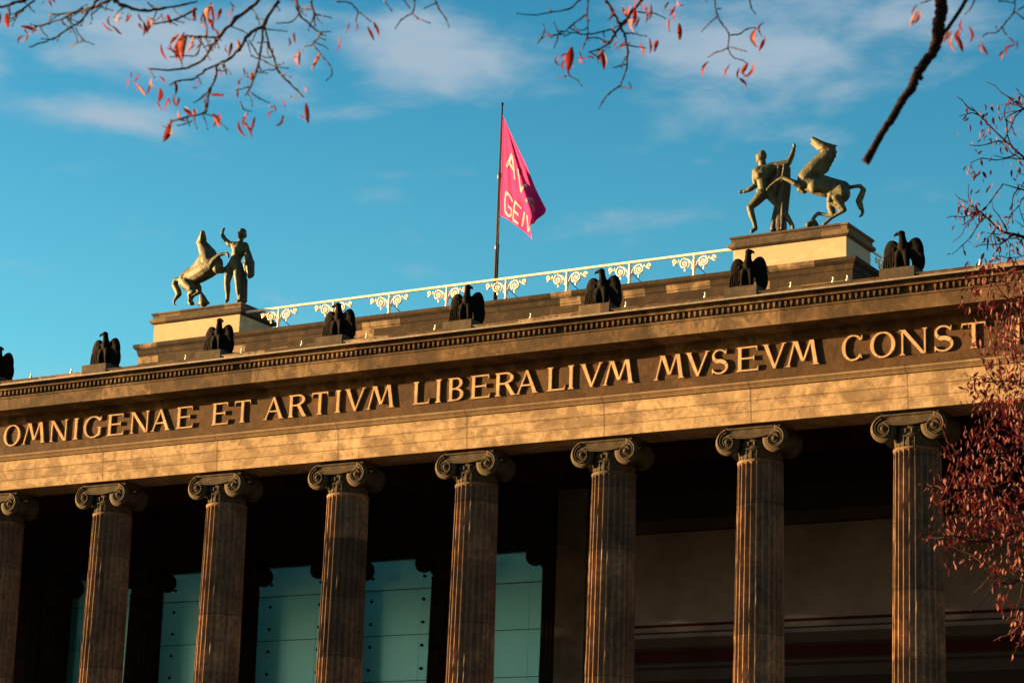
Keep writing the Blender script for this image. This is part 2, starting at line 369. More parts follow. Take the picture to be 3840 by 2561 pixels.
# podium and stair
bm = bmesh.new(); box(bm, XL-.6, XR+.6, -1.1, 60, 0.05, 3.6)
obj('podium', bm, M_wallb, mus)
bm = bmesh.new()
for i in range(20): box(bm, -9, 13.4, -1.103-.34*(20-i), -1.103-.34*(19-i), .006, .006+.175*(i+1))
obj('staircase', bm, M_pave, mus)
# architrave with three fasciae
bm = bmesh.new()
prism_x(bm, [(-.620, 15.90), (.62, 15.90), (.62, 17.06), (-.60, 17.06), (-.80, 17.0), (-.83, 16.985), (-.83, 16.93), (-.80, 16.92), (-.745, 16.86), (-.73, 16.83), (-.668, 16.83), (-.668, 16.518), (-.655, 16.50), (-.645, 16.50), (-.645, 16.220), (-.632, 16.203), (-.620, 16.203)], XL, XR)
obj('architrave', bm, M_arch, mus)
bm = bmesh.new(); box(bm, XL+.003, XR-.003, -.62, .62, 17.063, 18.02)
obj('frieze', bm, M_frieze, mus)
# cornice
bm = bmesh.new()
prism_x(bm, [(-.623, 17.98), (-.74, 18.02), (-.78, 18.12), (-.80, 18.235), (-1.55, 18.255), (-1.57, 18.235), (-1.62, 18.235), (-1.62, 18.590), (-1.655, 18.600), (-1.665, 18.645), (-1.63, 18.655),
             (-1.63, 18.832), (-1.76, 18.838), (-1.775, 18.872), (-1.72, 18.885), (-1.76, 18.93), (-1.86, 18.955), (-1.4, 18.975), (.6, 18.975), (.6, 18.023), (-.623, 18.023)], XL-1, XR+1)
obj('cornice', bm, M_corn, mus)
bm = bmesh.new()
x = XL-.9; i = 0
while x < XR+.9:
    if random.random() > .02:
        w = .048; zc = 18.745
        poly = [(-w, .078), (w, .078), (w*.95, -.01), (w*.55, -.07), (0, -.086), (-w*.55, -.07), (-w*.95, -.01)]
        prism(bm, poly, lambda p: (x+p[0], -1.633, zc+p[1]), lambda p: (x+p[0]*.7, -1.700, zc+.006+p[1]*.85))
    x += .165
tag(obj('egg_moulding', bm, M_corn, mus), kind='stuff')
bm = bmesh.new(); prism_x(bm, [(-1.80, 18.978), (-1.90, 18.957), (-1.955, 18.957), (-1.965, 19.0), (-1.93, 19.012), (-1.5, 19.03), (-1.5, 18.978)], XL-1.1, XR+1.1)
obj('gutter', bm, M_gutter, mus)
bm = bmesh.new(); box(bm, XL-.8, XR+.8, -1.45, -.6, 18.978, 19.215); box(bm, XL-.8, XR+.8, -1.47, -1.36, 19.217, 19.24)
obj('parapet_course', bm, M_block, mus)
# roofs, body
bm = bmesh.new(); 
def frame_slab(bm, o, i, z0, z1):
    L = []
    for (x0, x1, y0, y1) in (o, i):
        for z in (z0, z1): L.append([bm.verts.new(c) for c in ((x0, y0, z), (x1, y0, z), (x1, y1, z), (x0, y1, z))])
    for a, b in ((L[0], L[1]), (L[1], L[3]), (L[3], L[2]), (L[2], L[0])):
        for k in range(4): bm.faces.new((a[k], a[(k+1) % 4], b[(k+1) % 4], b[k]))
frame_slab(bm, (XL-.5, XR+.5, -.55, 60), (-8.88, 12.87, 13.95, 23.05), 18.98, 19.15); obj('roof', bm, M_roof, mus)  # opening above the stair hall added to let sky light down behind the glass
HL, HR, WY = -8.95, 12.93, 12.1       # stair opening and wall plane
bm = bmesh.new(); box(bm, HR, XR-.2, WY, 59, 3.603, 18.97); obj('painted_wall', bm, M_wall, mus)
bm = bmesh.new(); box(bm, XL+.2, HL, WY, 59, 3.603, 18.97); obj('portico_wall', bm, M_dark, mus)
for a_, b_ in ((XL+.003, XL+2.6), (XR-2.6, XR-.003)):
    bm = bmesh.new(); box(bm, a_, b_, .63, 12.09, 3.603, 18.97); box(bm, a_, b_, -.6, .63, 3.603, 15.897); obj('side_wall', bm, M_wallb, mus)
# coffered ceiling of the portico
bm = bmesh.new(); box(bm, XL+2.6, XR-2.6, .63, 12.08, 18.0, 18.9)
for k in range(-9, 11): box(bm, k*s-.35, k*s+.35, .64, 12.07, 17.35, 17.997)
for yy in (3.6, 6.8, 10): box(bm, XL+2.65, XR-2.65, yy-.3, yy+.3, 17.5, 17.994)
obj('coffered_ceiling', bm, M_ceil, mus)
# inner lintel over the stair opening, glazing behind it
bm = bmesh.new(); box(bm, HL+.003, HR-.003, 12.06, 13.3, 15.62, 16.75); box(bm, HL+.004, HR-.004, 12.12, 13.9, 16.752, 18.96); box(bm, HL+.005, HR-.005, 13.303, 13.9, 15.625, 16.749)
obj('inner_lintel', bm, M_dark, mus)
for x0, x1 in ((12.93+.55, 12.93+1.65),):
    bm = bmesh.new(); box(bm, x0, x1, WY-.12, WY-.003, 3.61, 17.3)
    obj('anta', bm, M_anta, mus)
for x0, x1 in ((HL-.547, HL-.003), (12.933, 12.93+.547)):
    bm = bmesh.new(); box(bm, x0, x1, WY-.10, WY-.004, 3.61, 16.9)
    for q_ in range(3): box(bm, x0+.06+.16*q_, x0+.13+.16*q_, WY-.13, WY-.101, 3.62, 16.8)
    obj('door_jamb', bm, M_black, mus)
GY = 13.5
bm = bmesh.new(); box(bm, HR-.25, HR-.003, 13.2, 13.9, 3.61, 15.61); box(bm, HL+.003, HL+.25, 13.2, 13.9, 3.61, 15.61)
for k in range(-1, 3): box(bm, k*s-.05, k*s+.05, GY+.07, GY+.15, 3.61, 15.61)
ZS = [14.53-1.61*j for j in range(7)]
for zz in ZS: box(bm, HL+.26, HR-.26, GY+.037, GY+.06, zz-.02, zz+.02)
obj('stair_hall_frame', bm, M_black, mus)
bm = bmesh.new(); box(bm, HL+.01, HR-.01, 23.1, 23.4, 3.61, 18.97); obj('hall_bounce_wall', bm, M_hall, mus)  # hall walls and floor added as pale bouncers to brighten the glazing
bm = bmesh.new(); box(bm, HL+.011, HR-.011, 13.91, 23.09, 7.5, 7.7); obj('hall_bounce_floor', bm, M_hall, mus)
for a_, b_ in ((HL+.01, HL+.2), (HR-.2, HR-.01)):
    bm = bmesh.new(); box(bm, a_, b_, 13.92, 23.09, 7.71, 18.96); obj('hall_bounce_wall', bm, M_hall, mus)
for k in range(-2, 3):
    x0, x1 = max(k*s+.06, HL+.27), min((k+1)*s-.06, HR-.27)
    bm = bmesh.new(); zs = [3.65] + ZS[::-1] + [15.605]; xm = k*s+2.75
    for z0, z1 in zip(zs[:-1], zs[1:]):
        for a, b in ((x0, xm-.007), (xm+.007, x1)):
            box(bm, a, b, GY + random.uniform(-.004, .004), GY+.03, z0+.012, z1-.012)
    w = obj('glass_window', bm, M_glass, mus)
    if k in (-2, 2): continue
    bm = bmesh.new()
    for xx in (k*s+.72, k*s+2.90):
        for j in range(12):
            lathe(bm, [(.055, 0), (.055, .05), (.03, .055)], 10, Matrix.Translation((xx, GY-.01, 14.95-.807*j)) @ Matrix.Rotation(R_(90), 4, 'X'))
    tag(obj('glass_fixing', bm, M_black, w), kind='stuff')

# ---------------------------------------------- columns
def shaft_mesh():
    bm = bmesh.new(); rings = []; nf = 24; sub = 8
    zt, zb = 14.94, 3.95
    zs = [zb, zb+.12, zb+.2] + [4.4+.22*i for i in range(47)] + [14.76, 14.82, 14.855, 14.875]
    rr = random.Random(8); worn = [rr.random() for _ in range(24)]
    def rad(z):
        t = (zt-z)/(zt-zb); return .608 + .112*(t**.92)
    for z in zs:
        r = rad(z); ring = []
        dep = .088 if z <= 14.77 else (.070 if z < 14.83 else (.028 if z < 14.86 else .0))
        if z < zb+.15: dep = .0 if z < zb+.05 else .03
        for f in range(nf):
            for j in range(sub):
                a = 2*math.pi*(f + j/sub)/nf
                u = (j/sub - .19)/.81
                dd = 0 if u <= 0 else dep*math.sqrt(max(0, 1-(2*u-1)**2))
                if u <= 0 and 4.3 < z < 14.7 and rr.random() < .06+.10*worn[f]: dd = rr.uniform(.004, .016)
                ring.append(bm.verts.new(((r-dd)*math.cos(a), (r-dd)*math.sin(a), z)))
        rings.append(ring)
    n = nf*sub
    for i in range(len(rings)-1):
        for k in range(n): bm.faces.new((rings[i][k], rings[i][(k+1) % n], rings[i+1][(k+1) % n], rings[i+1][k]))
    lathe(bm, [(.50, 14.86), (.612, 14.876), (.622, 14.89), (.622, 14.925), (.612, 14.94), (.575, 14.95), (.56, 14.96)], 48)
    lathe(bm, [(.86, 3.603), (.92, 3.68), (.92, 3.74), (.84, 3.80), (.80, 3.84), (.83, 3.90), (.76, 3.945), (.70, 3.97)], 48)
    box(bm, -.95, .95, -.95, .95, 3.602, 3.60201+.001)
    me = bpy.data.meshes.new('column'); bm.to_mesh(me); bm.free(); return me
def capital_mesh():
    bm = bmesh.new(); Z0 = 15.9
    # neck, echinus
    lathe(bm, [(.56, 14.945), (.575, 15.05), (.555, 15.20), (.565, 15.34), (.57, 15.42), (.54, 15.55)], 40)
    for i in range(20):
        a = 2*math.pi*(i+.5)/20
        ball(bm, (.555*math.cos(a), .555*math.sin(a), 15.36), (.052, .052, .09), 1)
    for i in range(24):
        a = 2*math.pi*i/24
        tube(bm, [(.565*math.cos(a), .565*math.sin(a), 14.96), (.572*math.cos(a), .572*math.sin(a), 15.12), (.582*math.cos(a), .582*math.sin(a), 15.19)], .018, 5)
    lathe(bm, [(.585, 15.21), (.61, 15.225), (.585, 15.24)], 40)
    # abacus
    prof = [(.66, Z0-.115), (.70, Z0-.105), (.76, Z0-.05), (.775, Z0-.03), (.775, Z0-.004)]
    rings = []
    for w, z in prof: rings.append([bm.verts.new(c) for c in ((-w, -w*.53, z), (w, -w*.53, z), (w, w*.53, z), (-w, w*.53, z))])
    for a, b in zip(rings[:-1], rings[1:]):
        for k in range(4): bm.faces.new((a[k], a[(k+1) % 4], b[(k+1) % 4], b[k]))
    bm.faces.new(rings[-1]); bm.faces.new(rings[0][::-1])
    vx, vz, R = .685, 15.43, .362
    for sy in (-1, 1):
        yf = .665*sy if sy < 0 else .43
        # canalis band
        top = [(-.74+1.48*i/16, 15.785) for i in range(17)]
        bot = [(.70-1.40*i/16, 15.575-.085*math.sin(math.pi*i/16)) for i in range(17)]
        prism(bm, top+bot, lambda p: (p[0], yf*.94, p[1]), lambda p: (p[0], yf*.5, p[1]))
        tube(bm, [(-.72+1.44*i/16, yf*.97, 15.765) for i in range(17)], .030, 6)
        tube(bm, [(-.70+1.40*i/16, yf*.97, 15.585-.085*math.sin(math.pi*i/16)) for i in range(17)], .026, 6)
        for sx in (-1, 1):
            for rr, tw in ((1.0, .034), (.80, .020)):
                pts = []; rad = []
                for i in range(90):
                    th = i/89*2*math.pi*2.6; r = (R*rr-.03)*math.exp(-th*.135)
                    pts.append((sx*vx + sx*r*math.sin(th), yf*(.97+.05*(i/89)), vz + r*math.cos(th))); rad.append(max(tw*math.exp(-th*.10), .008))
                tube(bm, pts, rad, 6)
            M = Matrix.Translation((sx*vx, yf*.93, vz)) @ Matrix.Rotation(R_(90)*(1 if sy < 0 else -1), 4, 'X')
            lathe(bm, [(R*.97, -.10), (R*.97, 0), (R*.7, .004), (R*.3, .020), (.06, .05), (.055, .07), (.02, .09)], 32, M)
    for sx in (-1, 1):     # bolsters
        M = Matrix.Translation((sx*vx, -.60, vz)) @ Matrix.Rotation(R_(-90), 4, 'X')
        lathe(bm, [(R*.97, 0), (R*.86, .07), (R*.62, .26), (R*.54, .42), (R*.58, .46), (R*.58, .54), (R*.54, .58), (R*.62, .72), (R*.86, .92), (R*.97, 1.0)], 32, M)
    me = bpy.data.meshes.new('capital'); bm.to_mesh(me); bm.free(); return me
sm = shaft_mesh(); cmh = capital_mesh()
sm2 = sm.copy(); cm2 = cmh.copy()
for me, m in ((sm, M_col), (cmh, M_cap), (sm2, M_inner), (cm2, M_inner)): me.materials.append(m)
for k in range(-8, 10):
    o = link_mesh('column', sm, M_col, mus, (k*s, 0, 0)); o.rotation_euler = (0, 0, R_(15*((k*7) % 24)))
    c = link_mesh('capital', cmh, M_cap, o); c.rotation_euler = (0, 0, -R_(15*((k*7) % 24)))
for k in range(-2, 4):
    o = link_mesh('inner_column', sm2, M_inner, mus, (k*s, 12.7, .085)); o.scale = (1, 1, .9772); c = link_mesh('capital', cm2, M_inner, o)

# ---------------------------------------------- inscription
TH, TN, SE, SH = .098, .044, .042, .036
def stroke(p, q, t):
    p, q = Vector(p), Vector(q); d = q-p; n = Vector((-d.y, d.x)).normalized()*t/2
    return [tuple(p+n), tuple(p-n), tuple(q-n), tuple(q+n)]
def hbar(x0, x1, z, t): return [(x0, z-t/2), (x1, z-t/2), (x1, z+t/2), (x0, z+t/2)]
def stem(x, t, h, top=True, bottom=True):
    o = [[(x-t/2, 0), (x+t/2, 0), (x+t/2, h), (x-t/2, h)]]
    e = SE
    if bottom: o.append([(x-t/2-e, 0), (x+t/2+e, 0), (x+t/2+e, SH*.5), (x+t/2, SH*1.3), (x-t/2, SH*1.3), (x-t/2-e, SH*.5)])
    if top: o.append([(x-t/2-e, h), (x-t/2-e, h-SH*.5), (x-t/2, h-SH*1.3), (x+t/2, h-SH*1.3), (x+t/2+e, h-SH*.5), (x+t/2+e, h)])
    return o
def foot(x, z, t, up):
    e = SE; sg = -1 if up else 1
    return [(x-t/2-e, z), (x+t/2+e, z), (x+t/2+e, z+sg*SH*.6), (x-t/2-e, z+sg*SH*.6)]
def arc(cx, cz, rx, rz, a0, a1, n=20, thick=TH, thin=TN):
    o, i = [], []
    for k in range(n+1):
        a = R_(a0+(a1-a0)*k/n); t = thin+(thick-thin)*abs(math.cos(a))**1.2
        o.append((cx+rx*math.cos(a), cz+rz*math.sin(a))); i.append((cx+(rx-t)*math.cos(a), cz+(rz-(thin+.3*(t-thin)))*math.sin(a)))
    return [[o[k], o[k+1], i[k+1], i[k]] for k in range(n)]
def glyph(ch, w, h):
    P = []
    if ch == 'I': P += stem(w/2, TH, h)
    elif ch == 'O': P += arc(w/2, h/2, w/2, h/2+.012, 0, 360, 40)
    elif ch == 'C' or ch == 'G':
        P += arc(w*.54, h/2, w*.54, h/2+.012, 38, 322, 36)
        P.append([(w*.93, h*.80), (w*.93+.03, h*.80), (w*.93+.03, h*1.0), (w*.93, h*.93)])
        if ch == 'C': P.append([(w*.93, h*.18), (w*.93+.02, h*.18), (w*.93+.02, h*.06), (w*.90, h*.08)])
        if ch == 'G': P += [[(w*.84, h*.04), (w*.84+TH*.9, h*.10), (w*.84+TH*.9, h*.44), (w*.84, h*.44)], hbar(w*.84-SE*1.2, w*.84+TH*.9+SE, h*.44+SH*.3, SH*.7)]
    elif ch == 'E':
        P += stem(TH*.5+SE, TH, h); x = TH+SE
        P += [hbar(x, w, TN/2, TN), hbar(x, w*.82, h*.52, TN), hbar(x, w*.95, h-TN/2, TN)]
        P += [[(w-.03, TN), (w, TN), (w+.015, h*.22)], [(w*.82-.02, h*.42), (w*.82, h*.42), (w*.82, h*.62), (w*.82-.02, h*.62)], [(w*.95-.03, h-TN), (w*.95+.005, h*.80), (w*.95, h-TN)]]
    elif ch == 'L':
        P += stem(TH*.5+SE, TH, h); P += [hbar(TH+SE, w, TN/2, TN), [(w-.03, TN), (w, TN), (w+.018, h*.24)]]
    elif ch == 'T':
        P += stem(w/2, TH, h, False); P += [hbar(0, w, h-TN/2, TN), [(0, h-TN), (.03, h-TN), (-.008, h*.78)], [(w-.03, h-TN), (w+.008, h*.78), (w, h-TN)]]
    elif ch == 'N':
        P += stem(TN*.6+SE*.8, TN, h, False); P += stem(w-TN*.6-SE*.5, TN, h, True, False)
        P += [[(SE*.3, h), (SE*.3+TH*1.25, h), (w-TN*.6-SE*.4+.01, 0), (w-TN*.6-SE*.5-TH*.9, 0)], foot(SE*.5, h, .02, True)]
    elif ch == 'A':
        ax = w*.50
        P += [[(SE, 0), (SE+TN*1.1, 0), (ax+.01, h), (ax-TN*.8, h)], [(w-SE-TH*1.2, 0), (w-SE, 0), (ax+.015, h), (ax-TH*.62, h)], hbar(w*.26, w*.70, h*.36, TN), foot(SE+TN*.5, 0, TN, False), foot(w-SE-TH*.6, 0, TH, False)]
    elif ch == 'V':
        ax = w*.50
        P += [[(SE, h), (SE+TH*1.2, h), (ax+TH*.62, 0), (ax-.015, 0)], [(w-SE-TN*1.1, h), (w-SE, h), (ax+TN*.8, 0), (ax-.01, 0)], foot(SE+TH*.6, h, TH, True), foot(w-SE-TN*.5, h, TN, True)]
    elif ch == 'M':
        a, b, m = w*.24, w*.76, w*.52
        P += [[(SE, 0), (SE+TN, 0), (a+TN*.7, h), (a-.01, h)], [(a-.02, h), (a+TH*1.05, h), (m+.02, h*.18), (m-TH*.55, h*.18)],
              [(m-.02, h*.18), (m+TN*.6, h*.18), (b+.01, h), (b-TN, h)], [(b-TH*.35, h), (b+TH*.75, h), (w-SE, 0), (w-SE-TH*1.1, 0)],
              foot(SE+TN*.5, 0, TN, False), foot(w-SE-TH*.55, 0, TH, False), foot(a, h, .03, True), foot(b+.02, h, .03, True)]
    elif ch == 'R' or ch == 'B':
        P += stem(TH*.5+SE, TH, h, True, True); x = TH+SE; cx = w*.50
        zt = h*.76; rz = h*.245; rx = w*.42
        P += [hbar(x, cx+.01, h-TN/2, TN), hbar(x, cx+.01, h*.52, TN)]; P += arc(cx, zt, rx, rz, 90, -90, 16)
        if ch == 'R': P += [[(cx-.02, h*.52), (cx+TH*1.0, h*.53), (w-.02, TN), (w+SE*.6, 0), (w-TH*1.2, 0)]]
        else: P += [hbar(x, cx+.01, TN/2, TN)] + arc(cx, h*.27, w*.50, h*.27, 90, -90, 16)
    elif ch == 'S':
        cx = w*.5; n = 44; cl = []
        for k in range(n+1):
            u = k/n
            if u < .5: a = R_(25 + 245*(u/.5)); c = (cx + w*.40*math.cos(a)*.92, h*.745 + h*.235*math.sin(a))
            else: a = R_(90 - 250*((u-.5)/.5)); c = (cx + w*.44*math.cos(a), h*.27 + h*.25*math.sin(a))
            cl.append(Vector(c))
        for k in range(n):
            u = (k+.5)/n; t = TN + (TH*1.12-TN)*math.exp(-((u-.5)/.17)**2) ; P.append(stroke(cl[k], cl[k+1]+(cl[k+1]-cl[k])*.15, t))
        P += [[(w*.84, h*.80), (w*.90, h*.80), (w*.92, h), (w*.86, h*.94)], [(w*.08, h*.0), (w*.13, h*.05), (w*.13, h*.22), (w*.07, h*.22)]]
    return P
INS = [('O', .24, .93), ('M', 1.03, 1.98), ('N', 2.18, 2.86), ('I', 3.09, 3.36), ('G', 3.54, 4.25), ('E', 4.50, 5.14), ('N', 5.42, 6.12), ('A', 6.23, 6.98), ('E', 7.21, 7.84),
       ('E', 8.57, 9.18), ('T', 9.42, 10.0), ('A', 10.51, 11.25), ('R', 11.41, 12.05), ('T', 12.26, 12.82), ('I', 13.06, 13.32), ('V', 13.42, 14.16), ('M', 14.21, 15.18),
       ('L', 15.82, 16.36), ('I', 16.55, 16.80), ('B', 17.00, 17.52), ('E', 17.76, 18.39), ('R', 18.57, 19.22), ('A', 19.26, 19.98), ('L', 20.27, 20.83), ('I', 20.90, 21.15), ('V', 21.3, 22.02), ('M', 22.04, 23.0),
       ('M', 23.62, 24.54), ('V', 24.56, 25.29), ('S', 25.34, 25.84), ('E', 26.10, 26.73), ('V', 26.84, 27.54), ('M', 27.54, 28.49),
       ('C', 29.13, 29.71), ('O', 29.92, 30.61), ('N', 30.75, 31.47), ('S', 31.65, 32.19), ('T', 32.42, 33.05), ('I', 33.76, 34.02), ('T', 34.4, 35.0), ('V', 35.2, 35.95), ('I', 36.2, 36.46), ('T', 36.7, 37.3)]
ins = None
bm = bmesh.new(); box(bm, -38.5, 42.9, -.6235, -.6215, 17.30, 17.318)
ins = obj('inscription', bm, M_frieze, mus)
for ch, x0, x1 in INS:
    bm = bmesh.new(); w = x1-x0; h = .675; z0 = 17.315
    for j, poly in enumerate(glyph(ch, w, h)):
        pr = .050 + .0007*(j % 9) + .0001*(j // 9)
        prism(bm, poly, lambda p: (x0+p[0], -.622-pr, z0+p[1]), lambda p: (x0+p[0], -.60, z0+p[1]))
    bmesh.ops.recalc_face_normals(bm, faces=bm.faces)
    obj('letter', bm, M_letter, ins)

# ---------------------------------------------- attic block and pedestals
AXL, AXR, AY0, AY1 = -14.75, 19.15, 23.6, 58
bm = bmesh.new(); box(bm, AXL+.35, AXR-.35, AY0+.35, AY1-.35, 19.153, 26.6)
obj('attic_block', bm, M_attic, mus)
bm = bmesh.new()
def ring_band(bm, prof, x0, x1, y0, y1):
    rs = []
    for o_, z in prof:
        rs.append([bm.verts.new(c) for c in ((x0-o_, y0-o_, z), (x1+o_, y0-o_, z), (x1+o_, y1+o_, z), (x0-o_, y1+o_, z))])
    for a, b in zip(rs[:-1], rs[1:]):
        for k in range(4): bm.faces.new((a[k], a[(k+1) % 4], b[(k+1) % 4], b[k]))
    bm.faces.new(rs[0][::-1]); bm.faces.new(rs[-1])
ring_band(bm, [(-.35, 26.55), (-.12, 26.62), (-.05, 26.85), (0.02, 27.02), (0.02, 27.40), (.06, 27.44), (.09, 27.62), (.20, 27.72), (.22, 27.76), (.22, 27.88), (-.1, 27.90)], AXL, AXR, AY0, AY1)
obj('attic_cornice', bm, M_attic, mus)
for x0, x1 in ((-13.93, -9.24), (14.28, 18.95)):
    bm = bmesh.new(); box(bm, x0, x1, 23.5, 25.85, 27.903, 28.72)
    pd = obj('pedestal', bm, M_plaster, mus)
    bm = bmesh.new(); ring_band(bm, [(.0, 28.70), (.10, 28.74), (.16, 28.78), (.16, 28.90), (.06, 28.95), (.06, 29.10), (.12, 29.14), (.12, 29.21), (-.2, 29.24)], x0, x1, 23.5, 25.85)
    obj('coping', bm, M_plinth, pd)
# eagle plinths, lightning rod clips
for k in range(-8, 10):
    bm = bmesh.new(); box(bm, k*s-.43, k*s+.52, -1.482, -.45, 19.0315, 19.43); obj('eagle_plinth', bm, M_plinth, mus)
for i, xx in enumerate([1.85, 3.5, 8.0, 10.1, 12.3, 14.6, 16.95, 20.1, 23.1, 25.5, 28.0, 29.2, 29.6, 33.2]):
    bm = bmesh.new(); lathe(bm, [(.045, 19.241), (.04, 19.30), (.018, 19.32), (.018, 19.37), (.03, 19.385), (.01, 19.41)], 8, Matrix.Translation((xx, -1.40, 0)))
    obj('lightning_rod_clip', bm, M_white, mus)

# ---------------------------------------------- railing
AYR = 23.72
posts = [-7.306+2.832*i for i in range(8)]
ral = tag(empty('roof_railing', (2.2, AYR, 27.9)), 'white iron scroll railing along the roof edge between the two statue pedestals', 'railing')
RO = Vector((2.2, AYR, 27.9))
bm = bmesh.new(); box(bm, -9.07, 14.1, AYR-.05, AYR+.05, 28.785, 28.872); obj('handrail', bm, M_white, ral, RO)
def spiral(bm, cx, cz, r0, sx, turns, t0, y, start, decay=.16):
    pts = []; rad = []
    n = 40
    for i in range(n):
        th = i/(n-1)*2*math.pi*turns; r = r0*math.exp(-th*decay); a = start+th
        pts.append((cx+sx*r*math.cos(a), y, cz-r*math.sin(a)*1.0)); rad.append(t0*(1-.4*i/n))
    tube(bm, pts, rad, 5); return pts[0]
def bracket(px):
    bm = bmesh.new(); y = 0
    lathe(bm, [(.085, 0), (.085, .08), (.06, .12), (.062, .30), (.085, .33), (.06, .37), (.05, .62), (.075, .66), (.05, .72), (.055, .90)], 12)
    for sx in (-1, 1):
        # arm from the post under the rail, big scroll then small one
        tube(bm, [(sx*.05, y, .42), (sx*.12, y, .60), (sx*.24, y, .745), (sx*.42, y, .80), (sx*.56, y, .76)], .034, 5)
        spiral(bm, sx*.42, .585, .215, sx, 2.2, .043, y, R_(-75)); spiral(bm, sx*.42, .585, .215, -sx, .42, .038, y, R_(-100), .02)
        tube(bm, [(sx*.56, y, .72), (sx*.66, y, .70), (sx*.76, y, .66), (sx*.82, y, .60)], .028, 5)
        spiral(bm, sx*.87, .715, .125, sx, 2.0, .037, y, R_(70))
        ball(bm, (sx*.40, y, .335), (.05, .03, .075), 1); ball(bm, (sx*.66, y, .74), .05, 1)
        tube(bm, [(sx*.04, y, .34), (sx*.1, y, .36), (sx*.13, y, .43)], .022, 5)
    me = bpy.data.meshes.new('scroll_bracket'); bm.to_mesh(me); bm.free()
    bb = bmesh.new(); tube(bb, [(0.08, .02, .50), (.42, .75, .0)], .018, 5); m2 = bpy.data.meshes.new('brace'); bb.to_mesh(m2); bb.free()
    return me, m2
bme, brm = bracket(0)
for p in posts:
    o = link_mesh('scroll_bracket', bme, M_white, ral, (p-RO.x, 0, 0)); link_mesh('brace', brm, M_iron, o)
ral2 = tag(empty('roof_railing', (18.9, 30, 27.9)), 'short visible stretch of white railing running back behind the right statue pedestal', 'railing')
bm = bmesh.new(); box(bm, 18.86, 18.94, 25.9, 56, 28.80, 28.865); obj('handrail', bm, M_white, ral2, (18.9, 30, 27.9))
for i in range(10):
    o = link_mesh('scroll_bracket', bme, M_white, ral2, (0, -2.6+2.832*i, 0)); o.rotation_euler = (0, 0, R_(90))

# ------------------------------------------------------------------ flagpole and flag
FP = Vector((3.35, 23.98, 27.9))
fpo = tag(empty('flagpole', FP), 'tall thin dark flagpole rising behind the white roof railing', 'flagpole')
ptop = atY(1145*3840/2351, 238*3840/2351, FP.y); pbot = atY(1127*3840/2351, 690*3840/2351, FP.y)
H = ptop.z-27.9
bm = bmesh.new(); lathe(bm, [(.085, 0), (.085, H*.27), (.065, H*.28), (.062, H*.62), (.05, H*.63), (.038, H-.1), (.06, H-.08), (.05, H)], 12); obj('pole', bm, M_pole, fpo)
for t in (.28, .63):
    bm = bmesh.new(); lathe(bm, [(.07, H*t-.14), (.095, H*t-.10), (.095, H*t+.10), (.07, H*t+.14)], 12); obj('collar', bm, M_iron, fpo)
bm = bmesh.new(); tube(bm, [(.085, -.10, .6), (.10, -.11, H*.5), (.05, -.08, H-.2)], .012, 5); obj('halyard', bm, M_iron, fpo)
def fpx(x, y, dy=0): return atY(1780+x*.5102, 350+y*.5102, FP.y+dy)
xo = FP.x - atY(1128*3840/2351, 688*3840/2351, FP.y).x
h0, h1, f0, f1 = fpx(184, 172), fpx(162, 905), fpx(536, 822, -1.25), fpx(425, 1080, -1.1)
h0 = Vector((FP.x+.08, FP.y-.05, h0.z)); h1 = Vector((FP.x+.12, FP.y-.05, h1.z))
def sstep(a, b, x): t = min(1, max(0, (x-a)/(b-a))); return t*t*(3-2*t)
def flag_pt(u, v, off=0.0):
    """u down the hoist, v out to the fly: cloth hanging in folds that fan from the top corner"""
    p = h0.lerp(h1, u).lerp(f0.lerp(f1, u), v)
    p.z += -.16*math.sin(math.pi*v)*(1-u) + .10*math.sin(math.pi*v)*u
    w = v/(u*.9+v+.03)
    fold = .085*math.sin(17*w+1.0)*v + .055*math.sin(36*w+4*u)*v + .03*math.sin(19*u+5*v)*v
    back = .62*sstep(.60, 1.0, v*(1-u)**.6*1.25)*v*(1-sstep(.35, .6, u))
    p.y += fold + back; p.x += .05*math.sin(15*w)*v - .62*back
    if v > .84: p += Vector((-.30, -.1, .02))*((v-.84)/.16)*math.sin(u*math.pi)
    p.y -= off
    return p
bm = bmesh.new(); NU, NV = 60, 40
g = [[bm.verts.new(flag_pt(i/NU, j/NV)) for j in range(NV+1)] for i in range(NU+1)]
for i in range(NU):
    for j in range(NV): bm.faces.new((g[i][j], g[i+1][j], g[i+1][j+1], g[i][j+1])).smooth = True
def cloth(name, c, tr_):
    k = MB(name, .8, .1); n = k.noise(3, 4, .5); col = k.mix(k.ramp(n, [(.4, 0), (.6, 1)]), c, tuple(x*.82 for x in c)); k.base(col)
    t = k.n('ShaderNodeBsdfTranslucent'); k.l(col, t.inputs[0]); m = k.n('ShaderNodeMixShader'); m.inputs[0].default_value = tr_
    k.l(k.p.outputs[0], m.inputs[1]); k.l(t.outputs[0], m.inputs[2]); k.l(m.outputs[0], k.o.inputs[0]); return k.m
M_flag = cloth('pink_flag_cloth', (.50, .022, .165), .3); M_flagw = cloth('white_flag_print', (.52, .30, .36), .25)
fl = tag(obj('flag', bm, M_flag, None, h0, h0), 'bright pink banner with white capitals hanging limp from the flagpole', 'flag')
def flag_text(strokes, u0, u1, v0, v1, t):
    bm = bmesh.new()
    for (a, b) in strokes:
        a = Vector((v0+(v1-v0)*a[0], u0+(u1-u0)*a[1])); b = Vector((v0+(v1-v0)*b[0], u0+(u1-u0)*b[1])); d = b-a; n = Vector((-d.y, d.x))
        n = n.normalized()*t
        N = 8; rows = []
        for i in range(N+1):
            c = a+d*(i/N); rows.append([bm.verts.new(flag_pt(min(max((c+n*q).y, 0), 1), min(max((c+n*q).x, 0), 1), .02)) for q in (-1, -.33, .33, 1)])
        for i in range(N):
            for q in range(3): bm.faces.new((rows[i][q], rows[i][q+1], rows[i+1][q+1], rows[i+1][q])).smooth = True
    return bm
